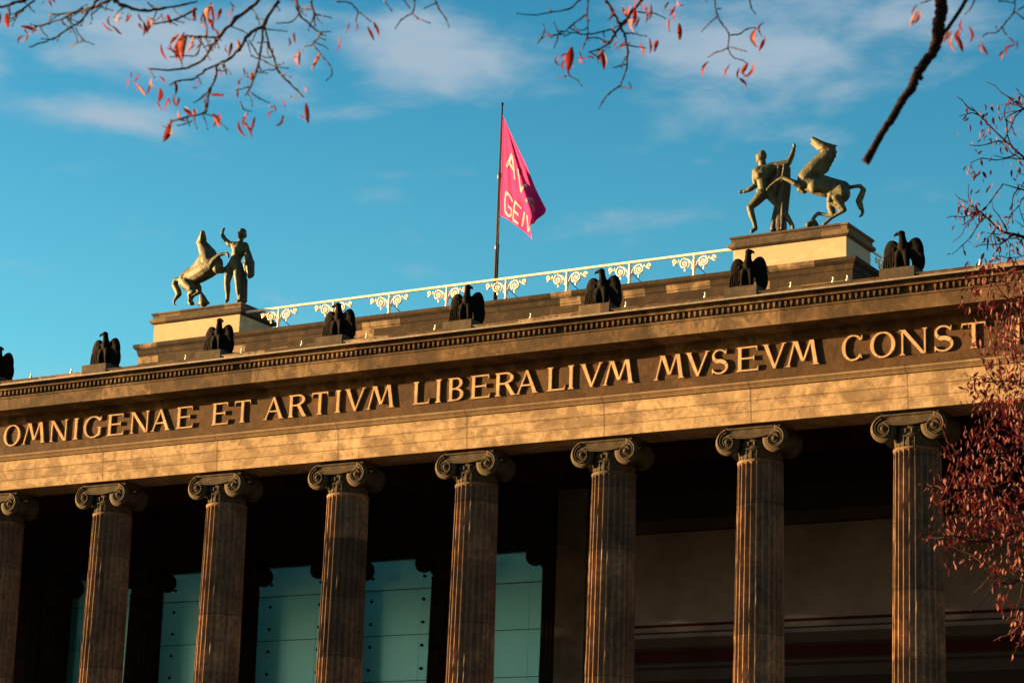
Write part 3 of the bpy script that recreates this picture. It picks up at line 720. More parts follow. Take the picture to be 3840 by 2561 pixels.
FONT = {'A': [((0, 1), (.5, 0)), ((.5, 0), (1, 1)), ((.22, .62), (.78, .62))], 'V': [((0, 0), (.5, 1)), ((.5, 1), (1, 0))], 'E': [((0, 0), (0, 1)), ((0, 0), (1, 0)), ((0, .5), (.8, .5)), ((0, 1), (1, 1))],
        'G': [((1, .15), (.6, 0)), ((.6, 0), (.1, .1)), ((.1, .1), (0, .5)), ((0, .5), (.1, .9)), ((.1, .9), (.6, 1)), ((.6, 1), (1, .9)), ((1, .9), (1, .55)), ((1, .55), (.55, .55))],
        'I': [((.5, 0), (.5, 1))], 'M': [((0, 1), (.05, 0)), ((.05, 0), (.5, .8)), ((.5, .8), (.95, 0)), ((.95, 0), (1, 1))], 'N': [((0, 1), (0, 0)), ((0, 0), (1, 1)), ((1, 1), (1, 0))]}
for ch, u0, u1, v0, v1 in (('A', .20, .43, .14, .34), ('V', .22, .47, .40, .60), ('A', .24, .48, .66, .86), ('G', .69, .95, .13, .34), ('E', .69, .95, .40, .56), ('I', .69, .95, .60, .68), ('V', .68, .95, .72, .88)):
    obj('printed_letter', flag_text(FONT[ch], u0, u1, v0, v1, .019), M_flagw, fl, h0)

# ------------------------------------------------------------------ eagles
def eagle_build(d):
    def f(bm):
        ball(bm, (0, 0, .05), (.47, .30, .09)); box(bm, -.42, .42, -.24, .24, .0, .06)
        for sx in (-1, 1):
            cap_(bm, (sx*.12, -.14, .10), .045, (sx*.12, -.13, .28), .06); cap_(bm, (sx*.12, -.13, .28), .07, (sx*.09, -.06, .50), .10)
            for t in (-.06, 0, .06): cap_(bm, (sx*.12, -.16, .09), .028, (sx*.12+t, -.26, .07), .02)
            # folded wing: high domed shoulder, long drooping vane, feather ridges
            cap_(bm, (sx*.14, .0, .66), .08, (sx*.26, -.01, .76), .085)
            ball(bm, (sx*.33, -.01, .50), (.185, .085, .37), 3, Quaternion((0, 1, 0), sx*R_(-3)))
            ball(bm, (sx*.29, -.01, .69), (.155, .085, .17), 3)
            ball(bm, (sx*.41, .0, .27), (.13, .08, .28), 3, Quaternion((0, 1, 0), sx*R_(-3)))
            for q in range(5): cap_(bm, (sx*(.22+.06*q), -.075, .62-.05*q), .026, (sx*(.25+.065*q), -.06, .10), .022)
        cap_(bm, (0, .03, .12), .13, (0, .02, .40), .14); cap_(bm, (0, -.01, .42), .135, (0, -.04, .72), .12); cap_(bm, (0, -.05, .74), .10, (d*.015, -.07, .94), .078)
        ball(bm, (d*.03, -.08, .985), (.10, .09, .08)); cap_(bm, (d*.10, -.10, .985), .05, (d*.18, -.12, .955), .028); cap_(bm, (d*.18, -.12, .955), .028, (d*.19, -.12, .90), .012)
        cap_(bm, (0, .10, .42), .11, (0, .16, .10), .08)
    return f
eagles = {}
for d in (-1, 1):
    eagles[d] = blob('eagle_statue', eagle_build(d), .017, M_eagle, None, smooth=2)
EL = {-2: None, -1: None, 0: 'dark bronze eagle cut by the left edge, the one nearest that edge on the cornice', 1: 'dark bronze eagle looking left, alone against the sky left of the stepped roof block',
      2: 'dark bronze eagle looking right in front of the left statue pedestal', 3: 'dark bronze eagle looking left, above the letters of ARTIVM, just right of the left pedestal',
      4: 'dark bronze eagle looking right, just left of the foot of the flagpole', 5: 'dark bronze eagle looking left before the white railing, right of the flagpole',
      6: 'dark bronze eagle looking right in front of the right statue pedestal', 7: 'dark bronze eagle looking left against open sky, right of the right pedestal', 8: None}
first = {-1: True, 1: True}
for k in range(-2, 9):
    d = 1 if k % 2 == 0 else -1
    o = eagles[d]
    if not first[d]: o = o.copy(); COL.objects.link(o)
    first[d] = False
    o.location = (k*s+.03, -.93, 19.432); o.scale = (random.uniform(1.03, 1.10), 1.06, random.uniform(1.05, 1.12)); o.rotation_euler = (0, 0, R_(random.uniform(-7, 7)))
    tag(o, EL[k] or 'dark bronze eagle farther along the cornice beyond the edge of the view', 'eagle statue', 'bronze eagles along the cornice')

# ------------------------------------------------------------------ horse tamer statues
SY = 24.65
def hand(bm, c, dirv, side, r=.075, fist=False):
    dirv = Vector(dirv).normalized(); n = dirv.cross(Vector((0, 1, 0)))
    n = n.normalized() if n.length > .1 else Vector((1, 0, 0)); w = Vector((0, 1, 0))
    c = Vector(c); ball(bm, c, r*1.0, 2)
    for i, (o_, L) in enumerate(((-.055, .15), (-.018, .18), (.018, .17), (.055, .13))):
        b = c + w*o_ + dirv*r*.7; k = b + dirv*L*(.45 if not fist else .25) + n*side*.02; e = k + (dirv*(.5 if not fist else -.35) + n*side*.45)*L*.6
        cap_(bm, b, .026, k, .024); cap_(bm, k, .024, e, .019)
    b = c + n*side*r*.6; cap_(bm, b, .028, b + dirv*.07 + n*side*.05, .022)

def figure_left(bx, by, sc):
    m = .00299*(sc or 1)
    P = lambda x, y, dy=0: atY(560+x*.2551, 820+y*.2551, SY+dy)
    def C(bm, *pts):
        for (a, b) in zip(pts[:-1], pts[1:]): cap_(bm, P(*a[:3]), a[3]*m, P(*b[:3]), b[3]*m)
    return P, C, m
def figure_right():
    m = .00288
    P = lambda x, y, dy=0: atY(2720+x*.28064, 480+y*.28064, SY+dy)
    def C(bm, *pts):
        for (a, b) in zip(pts[:-1], pts[1:]): cap_(bm, P(*a[:3]), a[3]*m, P(*b[:3]), b[3]*m)
    return P, C, m

# left group ---------------------------------------------------------
P, C, m = figure_left(0, 0, 0)
bpos = P(800, 1225); bpos = Vector((-11.6, SY, 29.24))
stL = tag(empty('horse_tamer_statue', bpos), 'bronze statue of a standing man beside a rearing horse on the left pedestal', 'statue')
def man_l(bm):
    ball(bm, P(1360, 222, -.05), (.185, .20, .225)); ball(bm, P(1368, 200, .02), (.195, .20, .185)); ball(bm, P(1385, 250, .06), (.16, .16, .14))
    ball(bm, P(1313, 232, -.12), (.04, .04, .05)); ball(bm, P(1325, 268, -.1), (.07, .07, .05)); C(bm, (1322, 205, -.17, 10), (1345, 205, -.19, 10))
    C(bm, (1350, 290, 0, 40), (1335, 360, .02, 44))
    C(bm, (1270, 410, -.08, 74), (1390, 425, .05, 80)); C(bm, (1290, 470, -.12, 76), (1375, 480, 0, 76)); C(bm, (1325, 440, 0, 104), (1275, 590, 0, 82), (1255, 670, 0, 92)); C(bm, (1225, 680, 0, 74), (1300, 690, 0, 74))
    C(bm, (1240, 385, 0, 52), (1180, 375, -.05, 42), (1120, 310, -.1, 32), (1085, 262, -.12, 32), (1072, 215, -.14, 24)); hand(bm, P(1080, 192, -.14), (.15, 0, 1), -1, .06)
    C(bm, (1405, 395, .05, 54), (1432, 455, .02, 46), (1445, 540, -.05, 40), (1420, 620, -.2, 32)); hand(bm, P(1415, 655, -.25), (-.2, 0, -1), 1, .065, True)
    C(bm, (1205, 705, .0, 74), (1160, 850, -.05, 60), (1145, 945, -.08, 46), (1150, 1030, -.05, 46), (1152, 1120, 0, 32), (1150, 1195, .02, 28), (1130, 1222, -.15, 22))
    C(bm, (1305, 710, 0, 76), (1300, 850, -.1, 60), (1305, 950, -.12, 46), (1312, 1040, -.06, 46), (1318, 1130, 0, 32), (1320, 1200, .02, 28), (1300, 1222, -.15, 22))
mL = blob('man_figure', man_l, .022, M_bronze, stL, bpos, smooth=5)
def cloak_l(bm):
    C(bm, (1450, 500, .0, 44), (1470, 590, .02, 54), (1500, 700, .03, 46), (1495, 840, .03, 36)); C(bm, (1450, 600, -.1, 36), (1455, 740, -.08, 34), (1470, 860, -.03, 26))
    C(bm, (1410, 660, -.1, 34), (1425, 800, -.05, 30)); C(bm, (1520, 640, .1, 30), (1525, 830, .1, 22))
    C(bm, (1390, 760, .15, 46), (1385, 950, .12, 52), (1375, 1100, .1, 54), (1370, 1215, .1, 56)); C(bm, (1345, 900, .0, 26), (1340, 1210, .0, 34)); C(bm, (1425, 900, .1, 22), (1415, 1215, .1, 26))
obj_ = blob('cloak', cloak_l, .024, M_bronze_d, mL, bpos, smooth=2)
def horse_l(bm):
    C(bm, (690, 775, 0, 96), (790, 690, -.05, 118), (850, 600, -.1, 122)); C(bm, (555, 930, .15, 112), (640, 855, .1, 120), (740, 805, 0, 126), (850, 740, -.1, 132), (930, 690, -.15, 126)); C(bm, (540, 860, .1, 85), (700, 760, .05, 90))
    ball(bm, P(965, 675, -.18), (.40, .36, .42)); ball(bm, P(1010, 735, -.25), (.24, .26, .24)); ball(bm, P(545, 915, .12), (.37, .4, .40))
    C(bm, (890, 630, -.12, 128), (865, 540, -.12, 116), (820, 455, -.12, 92), (780, 380, -.15, 70)); C(bm, (950, 560, .0, 44), (890, 450, .05, 40), (830, 380, .0, 30))
    for t in range(9):
        x = 985-26*t; y = 560-24*t; C(bm, (x-30, y+10, -.02, 26), (x+14+8*(t%2), y+4, .04, 17))
    C(bm, (755, 360, -.18, 58), (778, 300, -.36, 58), (785, 245, -.5, 42), (786, 205, -.56, 32)); ball(bm, P(800, 320, -.3), (.13, .16, .17)); C(bm, (765, 250, -.62, 20), (770, 205, -.7, 15))
    C(bm, (715, 365, -.1, 18), (690, 325, -.05, 9)); C(bm, (745, 345, .05, 18), (728, 292, .1, 8))
    C(bm, (920, 690, -.35, 66), (965, 600, -.45, 42), (1035, 530, -.5, 27), (1110, 515, -.5, 20), (1150, 512, -.5, 20), (1165, 560, -.5, 18))
    C(bm, (1010, 740, -.1, 60), (1075, 770, -.1, 36), (1110, 740, -.05, 26), (1160, 690, 0, 20), (1190, 720, 0, 17))
    C(bm, (560, 950, -.05, 88), (620, 1020, -.12, 60), (650, 1060, -.12, 38), (585, 1110, -.05, 28), (595, 1180, -.05, 22), (585, 1225, -.05, 24), (610, 1255, -.08, 24))
    C(bm, (640, 950, .35, 90), (715, 1020, .35, 52), (735, 1075, .3, 32), (640, 1130, .3, 26), (610, 1200, .25, 22), (640, 1255, .2, 24))
    C(bm, (500, 900, .2, 40), (440, 895, .25, 34), (385, 905, .28, 36), (375, 980, .28, 42), (420, 1060, .25, 46), (435, 1110, .22, 40), (390, 1170, .2, 26), (360, 1220, .2, 18), (370, 1270, .2, 13), (405, 1278, .2, 8))
P, C, m = figure_left(0, 0, 1.13)
blob('horse_figure', horse_l, .026, M_bronze, stL, bpos, smooth=9)
P, C, m = figure_left(0, 0, 1)
def rock_l(bm):
    C(bm, (755, 1085, .1, 22), (780, 1160, .05, 50), (800, 1230, 0, 70)); C(bm, (720, 1250, 0, 30), (860, 1240, 0, 30)); box(bm, bpos.x-1.9, bpos.x+2.0, SY-.55, SY+.75, 29.18, 29.27)
blob('rock_support', rock_l, .03, M_bronze, stL, bpos, smooth=2)

# right group --------------------------------------------------------
P, C, m = figure_right()
bposR = Vector((16.6, SY, 29.24))
stR = tag(empty('horse_tamer_statue', bposR), 'bronze statue of a striding man before a rearing horse on the right pedestal', 'statue')
def man_r(bm):
    ball(bm, P(474, 392, 0), (.19, .18, .245)); ball(bm, P(496, 372, .0), (.175, .185, .235)); ball(bm, P(418, 405, -.03), (.04, .04, .05)); ball(bm, P(438, 452, -.02), (.10, .09, .07)); ball(bm, P(425, 372, -.03), (.07, .09, .05))
    C(bm, (490, 440, .02, 48), (500, 520, .02, 56))
    C(bm, (440, 590, -.1, 80), (610, 560, .05, 84)); C(bm, (470, 640, -.1, 84), (570, 640, .0, 84)); C(bm, (510, 620, 0, 114), (505, 730, 0, 84), (525, 830, 0, 84)); C(bm, (480, 850, 0, 70), (580, 850, .05, 74))
    C(bm, (405, 590, -.05, 52), (395, 680, -.05, 42), (410, 765, -.05, 36), (330, 820, -.1, 36), (255, 850, -.12, 26)); hand(bm, P(222, 850, -.12), (-1, 0, .15), 1, .075, True)
    C(bm, (610, 520, .05, 58), (720, 490, .05, 48), (845, 465, .05, 42), (890, 370, .05, 36), (915, 285, .05, 26)); hand(bm, P(925, 245, .05), (.15, 0, 1), 1, .075, True)
    C(bm, (500, 885, -.05, 82), (410, 985, -.12, 64), (330, 1060, -.2, 48), (350, 1150, -.18, 46), (390, 1270, -.12, 32), (405, 1345, -.1, 30), (355, 1385, -.18, 26))
    C(bm, (600, 880, .1, 82), (690, 1000, .1, 62), (755, 1090, .1, 46), (810, 1170, .12, 46), (870, 1260, .15, 32), (895, 1305, .15, 30), (905, 1335, .05, 24))
mR = blob('man_figure', man_r, .022, M_bronze, stR, bposR, smooth=5)
def cloak_r(bm):
    C(bm, (700, 500, .05, 52), (800, 490, .08, 54), (830, 560, .12, 46), (820, 680, .15, 50), (800, 800, .18, 66), (770, 950, .2, 84), (745, 1100, .2, 80), (735, 1250, .2, 86), (735, 1345, .2, 90))
    C(bm, (640, 560, .12, 52), (760, 560, .12, 60), (720, 660, .12, 70), (640, 720, .12, 60)); C(bm, (600, 640, .14, 50), (640, 780, .14, 56)); C(bm, (720, 540, .0, 44), (740, 640, .05, 50), (700, 750, .1, 64), (680, 850, .15, 60)); C(bm, (850, 560, .1, 22), (855, 800, .15, 24), (830, 1000, .2, 26), (820, 1130, .2, 24))
    C(bm, (700, 1000, .1, 40), (660, 1200, .08, 42), (640, 1350, .05, 46)); C(bm, (770, 1000, .05, 30), (760, 1340, .05, 34)); C(bm, (790, 520, -.08, 22), (760, 700, -.05, 22))
blob('cloak', cloak_r, .024, M_bronze_d, mR, bposR, smooth=2)
def horse_r(bm):
    C(bm, (1080, 720, -.1, 112), (1200, 770, -.05, 126), (1330, 800, 0, 128), (1450, 810, .1, 124), (1540, 850, .15, 122)); C(bm, (1250, 690, 0, 80), (1430, 760, .05, 92), (1580, 790, .15, 82))
    ball(bm, P(1180, 790, -.35), (.20, .12, .27)); ball(bm, P(1040, 740, -.1), (.26, .28, .32))
    C(bm, (1095, 670, -.08, 132), (1190, 570, -.05, 134), (1280, 460, 0, 114), (1365, 375, 0, 96), (1405, 320, 0, 78)); C(bm, (1270, 590, .05, 40), (1390, 440, .05, 46), (1450, 320, .05, 30))
    for t in range(10):
        x = 1335+16*t if t < 7 else 1440+6*(t-6); y = 590-30*t; C(bm, (x-24, y, .0, 30), (x+16+9*(t%2), y+2, .05, 17))
    C(bm, (1400, 290, 0, 80), (1325, 268, -.05, 78), (1262, 220, -.1, 58), (1205, 176, -.12, 42), (1170, 150, -.13, 33)); C(bm, (1270, 285, -.1, 42), (1205, 245, -.1, 24), (1150, 210, -.1, 19))
    C(bm, (1430, 255, -.05, 22), (1500, 238, -.05, 8)); C(bm, (1440, 250, .12, 20), (1475, 222, .12, 8))
    C(bm, (1010, 760, -.3, 62), (940, 745, -.4, 44), (850, 695, -.45, 32), (770, 665, -.45, 31), (690, 705, -.45, 22), (610, 770, -.45, 20), (560, 825, -.45, 20))
    C(bm, (1020, 780, .1, 66), (1000, 830, .1, 42), (1050, 858, .1, 28), (1110, 830, .1, 22))
    C(bm, (1540, 880, .0, 132), (1430, 900, -.15, 66), (1400, 960, -.18, 48)); C(bm, (1500, 940, -.05, 100), (1540, 1030, -.05, 56), (1590, 1095, -.05, 36), (1520, 1140, -.05, 28), (1420, 1200, -.05, 24), (1360, 1255, -.05, 24), (1320, 1285, -.05, 26))
    C(bm, (1430, 930, -.15, 50), (1440, 1010, -.12, 32), (1540, 1085, -.08, 26))
    C(bm, (1440, 950, .4, 90), (1410, 1060, .4, 58), (1445, 1165, .4, 40), (1340, 1165, .4, 26), (1240, 1140, .4, 26), (1190, 1190, .35, 26), (1165, 1245, .35, 30))
    C(bm, (1640, 800, .2, 30), (1720, 785, .22, 26), (1800, 775, .25, 28), (1848, 830, .25, 36), (1815, 910, .25, 44), (1785, 980, .25, 46), (1810, 1060, .25, 38), (1835, 1120, .25, 26), (1825, 1165, .25, 20), (1785, 1192, .25, 11))
blob('horse_figure', horse_r, .026, M_bronze, stR, bposR, smooth=9)
def rock_r(bm):
    C(bm, (1110, 1290, 0, 40), (1180, 1270, .1, 50), (1210, 1300, .1, 40)); box(bm, bposR.x-1.9, bposR.x+2.0, SY-.55, SY+.75, 29.18, 29.27)
blob('rock_support', rock_r, .03, M_bronze, stR, bposR, smooth=2)

# ------------------------------------------------------------------ trees
def twig(bm, pts, D, r0, r1, rnd, wob=.0):
    W = []
    n = len(pts)
    dd = rnd.uniform(-.25, .25)
    P3 = [atD(x, y, D + dd*i/max(1, n-1)) for i, (x, y) in enumerate(pts)]
    # rounded interpolation with small knots
    out = []; rad = []
    for i in range(n-1):
        p0 = P3[max(i-1, 0)]; p1 = P3[i]; p2 = P3[i+1]; p3 = P3[min(i+2, n-1)]
        for k in range(4):
            t = k/4
            q = .5*((2*p1) + (p2-p0)*t + (2*p0-5*p1+4*p2-p3)*t*t + (3*p1-p0-3*p2+p3)*t*t*t)
            f = (i+t)/(n-1); r = r0+(r1-r0)*f
            out.append(q + Vector((rnd.gauss(0, 1), rnd.gauss(0, 1), rnd.gauss(0, 1)))*r*.35*(1 if wob == 0 else wob)); rad.append(r*rnd.uniform(.85, 1.15)*(1.35 if k == 0 and i > 0 else 1))
    out.append(P3[-1]); rad.append(r1*1.2)
    tube(bm, out, rad, 6)
    return P3
def leaf(bm, p0, p1, wdir, width, curl, fold):
    """curled leaf from stalk p0 to tip p1"""
    ax = p1-p0; L = ax.length; n = ax.cross(wdir).normalized()
    rows = []
    N = 6
    for i in range(N+1):
        t = i/N; w = width*(math.sin(math.pi*min(1, .04+t*.96))**.75)*(1-.35*t)
        c = p0 + ax*t + n*curl*L*math.sin(math.pi*t)
        e = wdir*w*math.cos(fold) + n*w*math.sin(fold)
        e2 = -wdir*w*math.cos(fold) + n*w*math.sin(fold)
        rows.append([bm.verts.new(c+e), bm.verts.new(c), bm.verts.new(c+e2)])
    for i in range(N):
        for k in range(2):
            f = bm.faces.new((rows[i][k], rows[i][k+1], rows[i+1][k+1], rows[i+1][k])); f.smooth = True
def px_leaves(bm, L, D, sc, ox, oy, rnd):
    for (x0, y0, x1, y1) in L + [(a+q1, b+q2, a+q1+(c-a)*.7+rnd.uniform(-40, 40), b+q2+(e-b)*.8+rnd.uniform(-10, 25)) for (a, b, c, e) in L if rnd.random() < .7 for q1 in (rnd.choice((-1, 1))*rnd.uniform(25, 75),) for q2 in (rnd.uniform(-45, 35),)] + [(a+rnd.uniform(-60, 60), b+rnd.uniform(-50, 20), a+(c-a)*.8+rnd.uniform(-70, 70), b+(e-b)*.8+rnd.uniform(-30, 30)) for (a, b, c, e) in L if rnd.random() < .3]:
        d = D + rnd.uniform(-.35, .35)
        p0 = atD(ox+x0*sc, oy+y0*sc, d); p1 = atD(ox+x1*sc, oy+y1*sc, d + rnd.uniform(-.02, .02))
        ax = (p1-p0).normalized(); a = rnd.uniform(-1.75, .6)
        side = ax.cross(AF).normalized(); wd = (side*math.cos(a) + AF*math.sin(a)).normalized()
        leaf(bm, p0, p1, wd, (p1-p0).length*rnd.uniform(.14, .26), rnd.choice((-1, 1))*rnd.uniform(.08, .36), rnd.uniform(.5, 1.25))
FH = Vector((-math.sin(yaw), math.cos(yaw), 0)); RH = Vector((math.cos(yaw), math.sin(yaw), 0))
def tree_base(fwd, right): 
    b = CAM + FH*fwd + RH*right; return Vector((b.x, b.y, 0))
def limb(bm, pts, r0, r1, rnd):
    pts = [Vector(p) for p in pts]; out = []; rad = []; n = len(pts)
    for i in range(n-1):
        p0 = pts[max(i-1, 0)]; p1 = pts[i]; p2 = pts[i+1]; p3 = pts[min(i+2, n-1)]
        for k in range(5):
            t = k/5; q = .5*((2*p1) + (p2-p0)*t + (2*p0-5*p1+4*p2-p3)*t*t + (3*p1-p0-3*p2+p3)*t*t*t)
            f = (i+t)/(n-1); r = r0+(r1-r0)*f; out.append(q+Vector((rnd.gauss(0, 1), rnd.gauss(0, 1), 0))*r*.12); rad.append(r*rnd.uniform(.93, 1.07))
    out.append(pts[-1]); rad.append(r1); tube(bm, out, rad, 8)
q = .55296
def S1(pts): return [(x*q, y*q) for x, y in pts]
def S2(pts): return [(1270+x*q, y*q) for x, y in pts]
def S3(pts): return [(2540+x*q, y*q) for x, y in pts]

def spurs(bm, lines, D, rnd, n, L=70):
    """short side twiglets with a bud at the end"""
    for _ in range(n):
        ln = rnd.choice(lines); i = rnd.randrange(len(ln)-1); t = rnd.random()
        x = ln[i][0]+(ln[i+1][0]-ln[i][0])*t; y = ln[i][1]+(ln[i+1][1]-ln[i][1])*t
        a = rnd.uniform(.1, 2.9) if rnd.random() < .75 else rnd.uniform(0, 6.28); l = rnd.uniform(.35, 1)*L
        pts = [(x, y)]
        for k in range(3): a += rnd.uniform(-.4, .4); x += math.cos(a)*l/3; y += math.sin(a)*l/3; pts.append((x, y))
        twig(bm, pts, D, .0028, .0016, rnd)
        c = atD(x, y, D); ball(bm, c, .004, 1)

rnd = random.Random(11)
# ---- left tree
DL = 10.0
A_main = [((1890, 0), (1790, 160), (1690, 240), (1620, 340), (1550, 400), (1470, 440), (1390, 480), (1300, 540), (1220, 545), (1150, 580)),
          ((1760, 0), (1600, 130), (1490, 250), (1420, 340), (1380, 400), (1300, 450), (1180, 475), (1000, 470)),
          ((740, 0), (620, 60), (500, 90), (330, 100)), ((170, 0), (90, 25), (0, 50), (-60, 60)), ((780, 0), (830, 40), (980, 75), (1100, 60), (1250, 35), (1340, 10))]
A_mid = [((1790, 160), (1780, 260), (1760, 380), (1740, 480), (1700, 590), (1660, 650)), ((1790, 180), (1830, 320), (1860, 400), (1890, 490), (1960, 560), (2010, 610), (2060, 660)),
         ((1470, 440), (1460, 530), (1420, 610), (1370, 660), (1310, 700)), ((1430, 600), (1400, 720), (1380, 770), (1250, 800), (1150, 830)),
         ((660, 0), (590, 95), (540, 150), (460, 200), (360, 265), (260, 300), (195, 325)), ((1340, 60), (1200, 130), (1060, 160), (1000, 165)), ((560, 60), (460, 110), (330, 160), (230, 185)), ((230, 10), (160, 60), (75, 130)),
         ((2010, 0), (2020, 60), (2040, 110), (2110, 180), (2170, 230), (2120, 300), (2060, 320)), ((2110, 0), (2130, 100), (2140, 180)), ((1280, 250), (1360, 250), (1440, 255), (1490, 250))]
A_thin = [((1300, 820), (1250, 845), (1200, 855)), ((510, 190), (560, 270), (640, 305)), ((560, 280), (470, 320)), ((2170, 220), (2240, 215)), ((2130, 95), (2250, 125)), ((2030, 90), (1980, 150), (1870, 160)),
          ((2120, 300), (2200, 400), (2240, 450), (2250, 510), (2210, 550)), ((1360, 250), (1340, 370), (1250, 380), (1150, 390)), ((1700, 630), (1760, 670), (1830, 700)), ((1630, 690), (1650, 740), (1710, 760)),
          ((1000, 20), (1050, 60), (1120, 50)), ((1700, 50), (1740, 110), (1760, 170)), ((1560, 180), (1640, 210), (1690, 240)), ((1800, 200), (1950, 215)), ((1690, 280), (1730, 340), (1760, 380), (1840, 390), (1850, 330)),
          ((1770, 400), (1850, 450), (1960, 465)), ((1380, 770), (1460, 800), (1550, 885)), ((2270, 15), (2370, 20), (2430, 80), (2520, 150)), ((2430, 80), (2410, 150)), ((2760, 0), (2810, 0), (2800, 80), (2720, 140), (2680, 200)), ((2790, 90), (2840, 130), (2920, 160)),
          ((2950, 0), (2975, 60), (3025, 130), (3045, 190)), ((2965, 20), (2875, 60)), ((2600, 0), (2660, 80)), ((2740, 0), (2780, 60))]
A_leaf = [(45, 90, 55, 200), (180, 170, 200, 240), (200, 230, 140, 290), (320, 0, 350, 60), (360, 0, 350, 50), (750, 100, 770, 190), (760, 180, 830, 240), (870, 90, 850, 160), (890, 100, 860, 150), (940, 90, 980, 160), (975, 150, 970, 250), (1010, 150, 1010, 220), (1130, 110, 1140, 170), (1095, 300, 1140, 415), (1250, 220, 1170, 350), (1240, 280, 1245, 435), (1380, 80, 1360, 200), (1430, 50, 1420, 180), (1500, 60, 1475, 140), (1450, 190, 1470, 290), (1410, 130, 1450, 220), (1570, 290, 1550, 390), (1540, 300, 1560, 360), (1520, 430, 1540, 520), (1650, 460, 1660, 530), (1650, 530, 1610, 575), (945, 500, 905, 560), (905, 550, 920, 630), (1030, 530, 1070, 600), (1185, 550, 1190, 650), (1190, 640, 1200, 730), (1085, 600, 1070, 700), (1140, 660, 1110, 755), (1070, 690, 1100, 760), (1290, 575, 1350, 575), (1250, 730, 1320, 800), (1310, 740, 1320, 810), (1430, 650, 1520, 660), (1620, 600, 1615, 680), (1440, 770, 1490, 870), (1620, 820, 1680, 935), (1680, 800, 1670, 860), (1730, 790, 1690, 915), (1860, 710, 1870, 760), (1870, 750, 1830, 825), (1145, 840, 1100, 970), (2075, 700, 2090, 850), (2040, 780, 2070, 820), (1990, 220, 2000, 300), (2060, 340, 2045, 470), (2170, 360, 2110, 480), (2300, 250, 2280, 355), (1960, 0, 2010, 45), (2020, 600, 2040, 640), (2420, 150, 2415, 220), (2535, 150, 2575, 250), (1600, 40, 1580, 100), (1330, 300, 1300, 350)]
tb = tree_base(4.0, -5.0)
tA = tag(empty('linden_tree', tb), 'tree whose thin twigs with curled red leaves hang across the top left', 'tree')
bm = bmesh.new(); hub = tb + Vector((.2, .1, 4.6))
limb(bm, [tb, tb+Vector((.05, 0, 2)), hub, hub+Vector((-.3, .2, 3)), hub+Vector((-.1, .5, 6))], .26, .05, rnd)
for dx, dy, dz in ((-2, -1, 3), (-1.5, 2, 3.5), (1.2, -2, 4)): limb(bm, [hub, hub+Vector((dx*.5, dy*.5, dz*.6)), hub+Vector((dx, dy, dz))], .10, .02, rnd)
obj('trunk', bm, M_bark, tA, tb)
bm = bmesh.new(); e1 = atD(1050, -420, DL); roots = [(1045, 0), (973, 0), (410, 0), (94, 0), (432, 0), (365, 0)]
limb(bm, [hub, hub.lerp(e1, .4)+Vector((0, 0, .5)), e1, atD(1500, -330, DL), atD(2000, -250, DL)], .07, .012, rnd)
for rx, ry in roots: limb(bm, [e1 if rx > 700 else hub.lerp(e1, .6)+Vector((0, 0, .25)), atD((rx+1050)/2 if rx > 700 else rx+160, -200, DL), atD(rx, ry, DL)], .016, .0075, rnd)
for rx in (1180, 1230, 1440, 1520, 1570, 1650): limb(bm, [atD(rx+80, -310, DL), atD(rx-20, -140, DL), atD(rx-10 if rx > 1240 else rx, 0, DL)], .008, .0035, rnd)
for l in A_main: twig(bm, S1(l), DL, .0075, .0032, rnd)
for l in A_mid: twig(bm, S1(l), DL, .0050, .0026, rnd)
for l in A_thin: twig(bm, S1(l), DL, .0032, .0020, rnd)
spurs(bm, [S1(l) for l in A_main+A_mid], DL, rnd, 95)
brA = obj('branch', bm, M_bark, tA, tb)
bm = bmesh.new(); px_leaves(bm, A_leaf, DL, q, 0, 0, rnd); obj('leaves', bm, M_leaf, brA, tb)

# ---- right overhead tree: centre spray and the thick sawn branch
DC = 10.6
B_main = [((2060, 0), (1990, 80), (1920, 170), (1870, 240), (1830, 300), (1760, 340), (1690, 355)), ((1810, 0), (1870, 100), (1910, 190), (1940, 240), (1960, 350), (1950, 470), (1910, 580))]
B_thin = [((1640, 0), (1560, 60), (1440, 85), (1320, 105), (1200, 95)), ((1440, 80), (1420, 60)), ((1690, 0), (1685, 90), (1690, 200), (1680, 270), (1650, 340)), ((1680, 100), (1600, 160), (1540, 210)),
          ((1850, 200), (1690, 235), (1600, 225), (1490, 210)), ((1530, 230), (1420, 245), (1350, 265)), ((1490, 250), (1460, 330)), ((1910, 580), (1830, 640), (1790, 690), (1760, 745)), ((1910, 590), (1980, 600), (1970, 560)),
          ((1990, 80), (2090, 90), (2150, 95), (2220, 130)), ((1690, 260), (1760, 260), (1820, 290)), ((1940, 230), (2000, 230), (2090, 250)), ((1960, 310), (2080, 330)), ((1950, 440), (1860, 460)), ((1540, 520), (1480, 525)), ((1560, 480), (1560, 510), (1620, 550), (1650, 590))]
B_leaf = [(1870, 60, 1810, 150), (1850, 190, 1890, 280), (2010, 110, 2010, 230), (2040, 120, 2000, 200), (2070, 20, 2080, 170), (2030, 0, 2010, 60), (2280, 40, 2240, 110), (2240, 60, 2260, 160), (2310, 160, 2310, 280), (2110, 260, 2110, 370), (1950, 280, 1900, 350), (1580, 320, 1550, 500), (1560, 370, 1500, 410), (1630, 350, 1640, 400), (1640, 390, 1680, 430), (1790, 350, 1800, 480), (1840, 320, 1870, 330), (1985, 40, 1975, 130), (1555, 400, 1545, 490)]
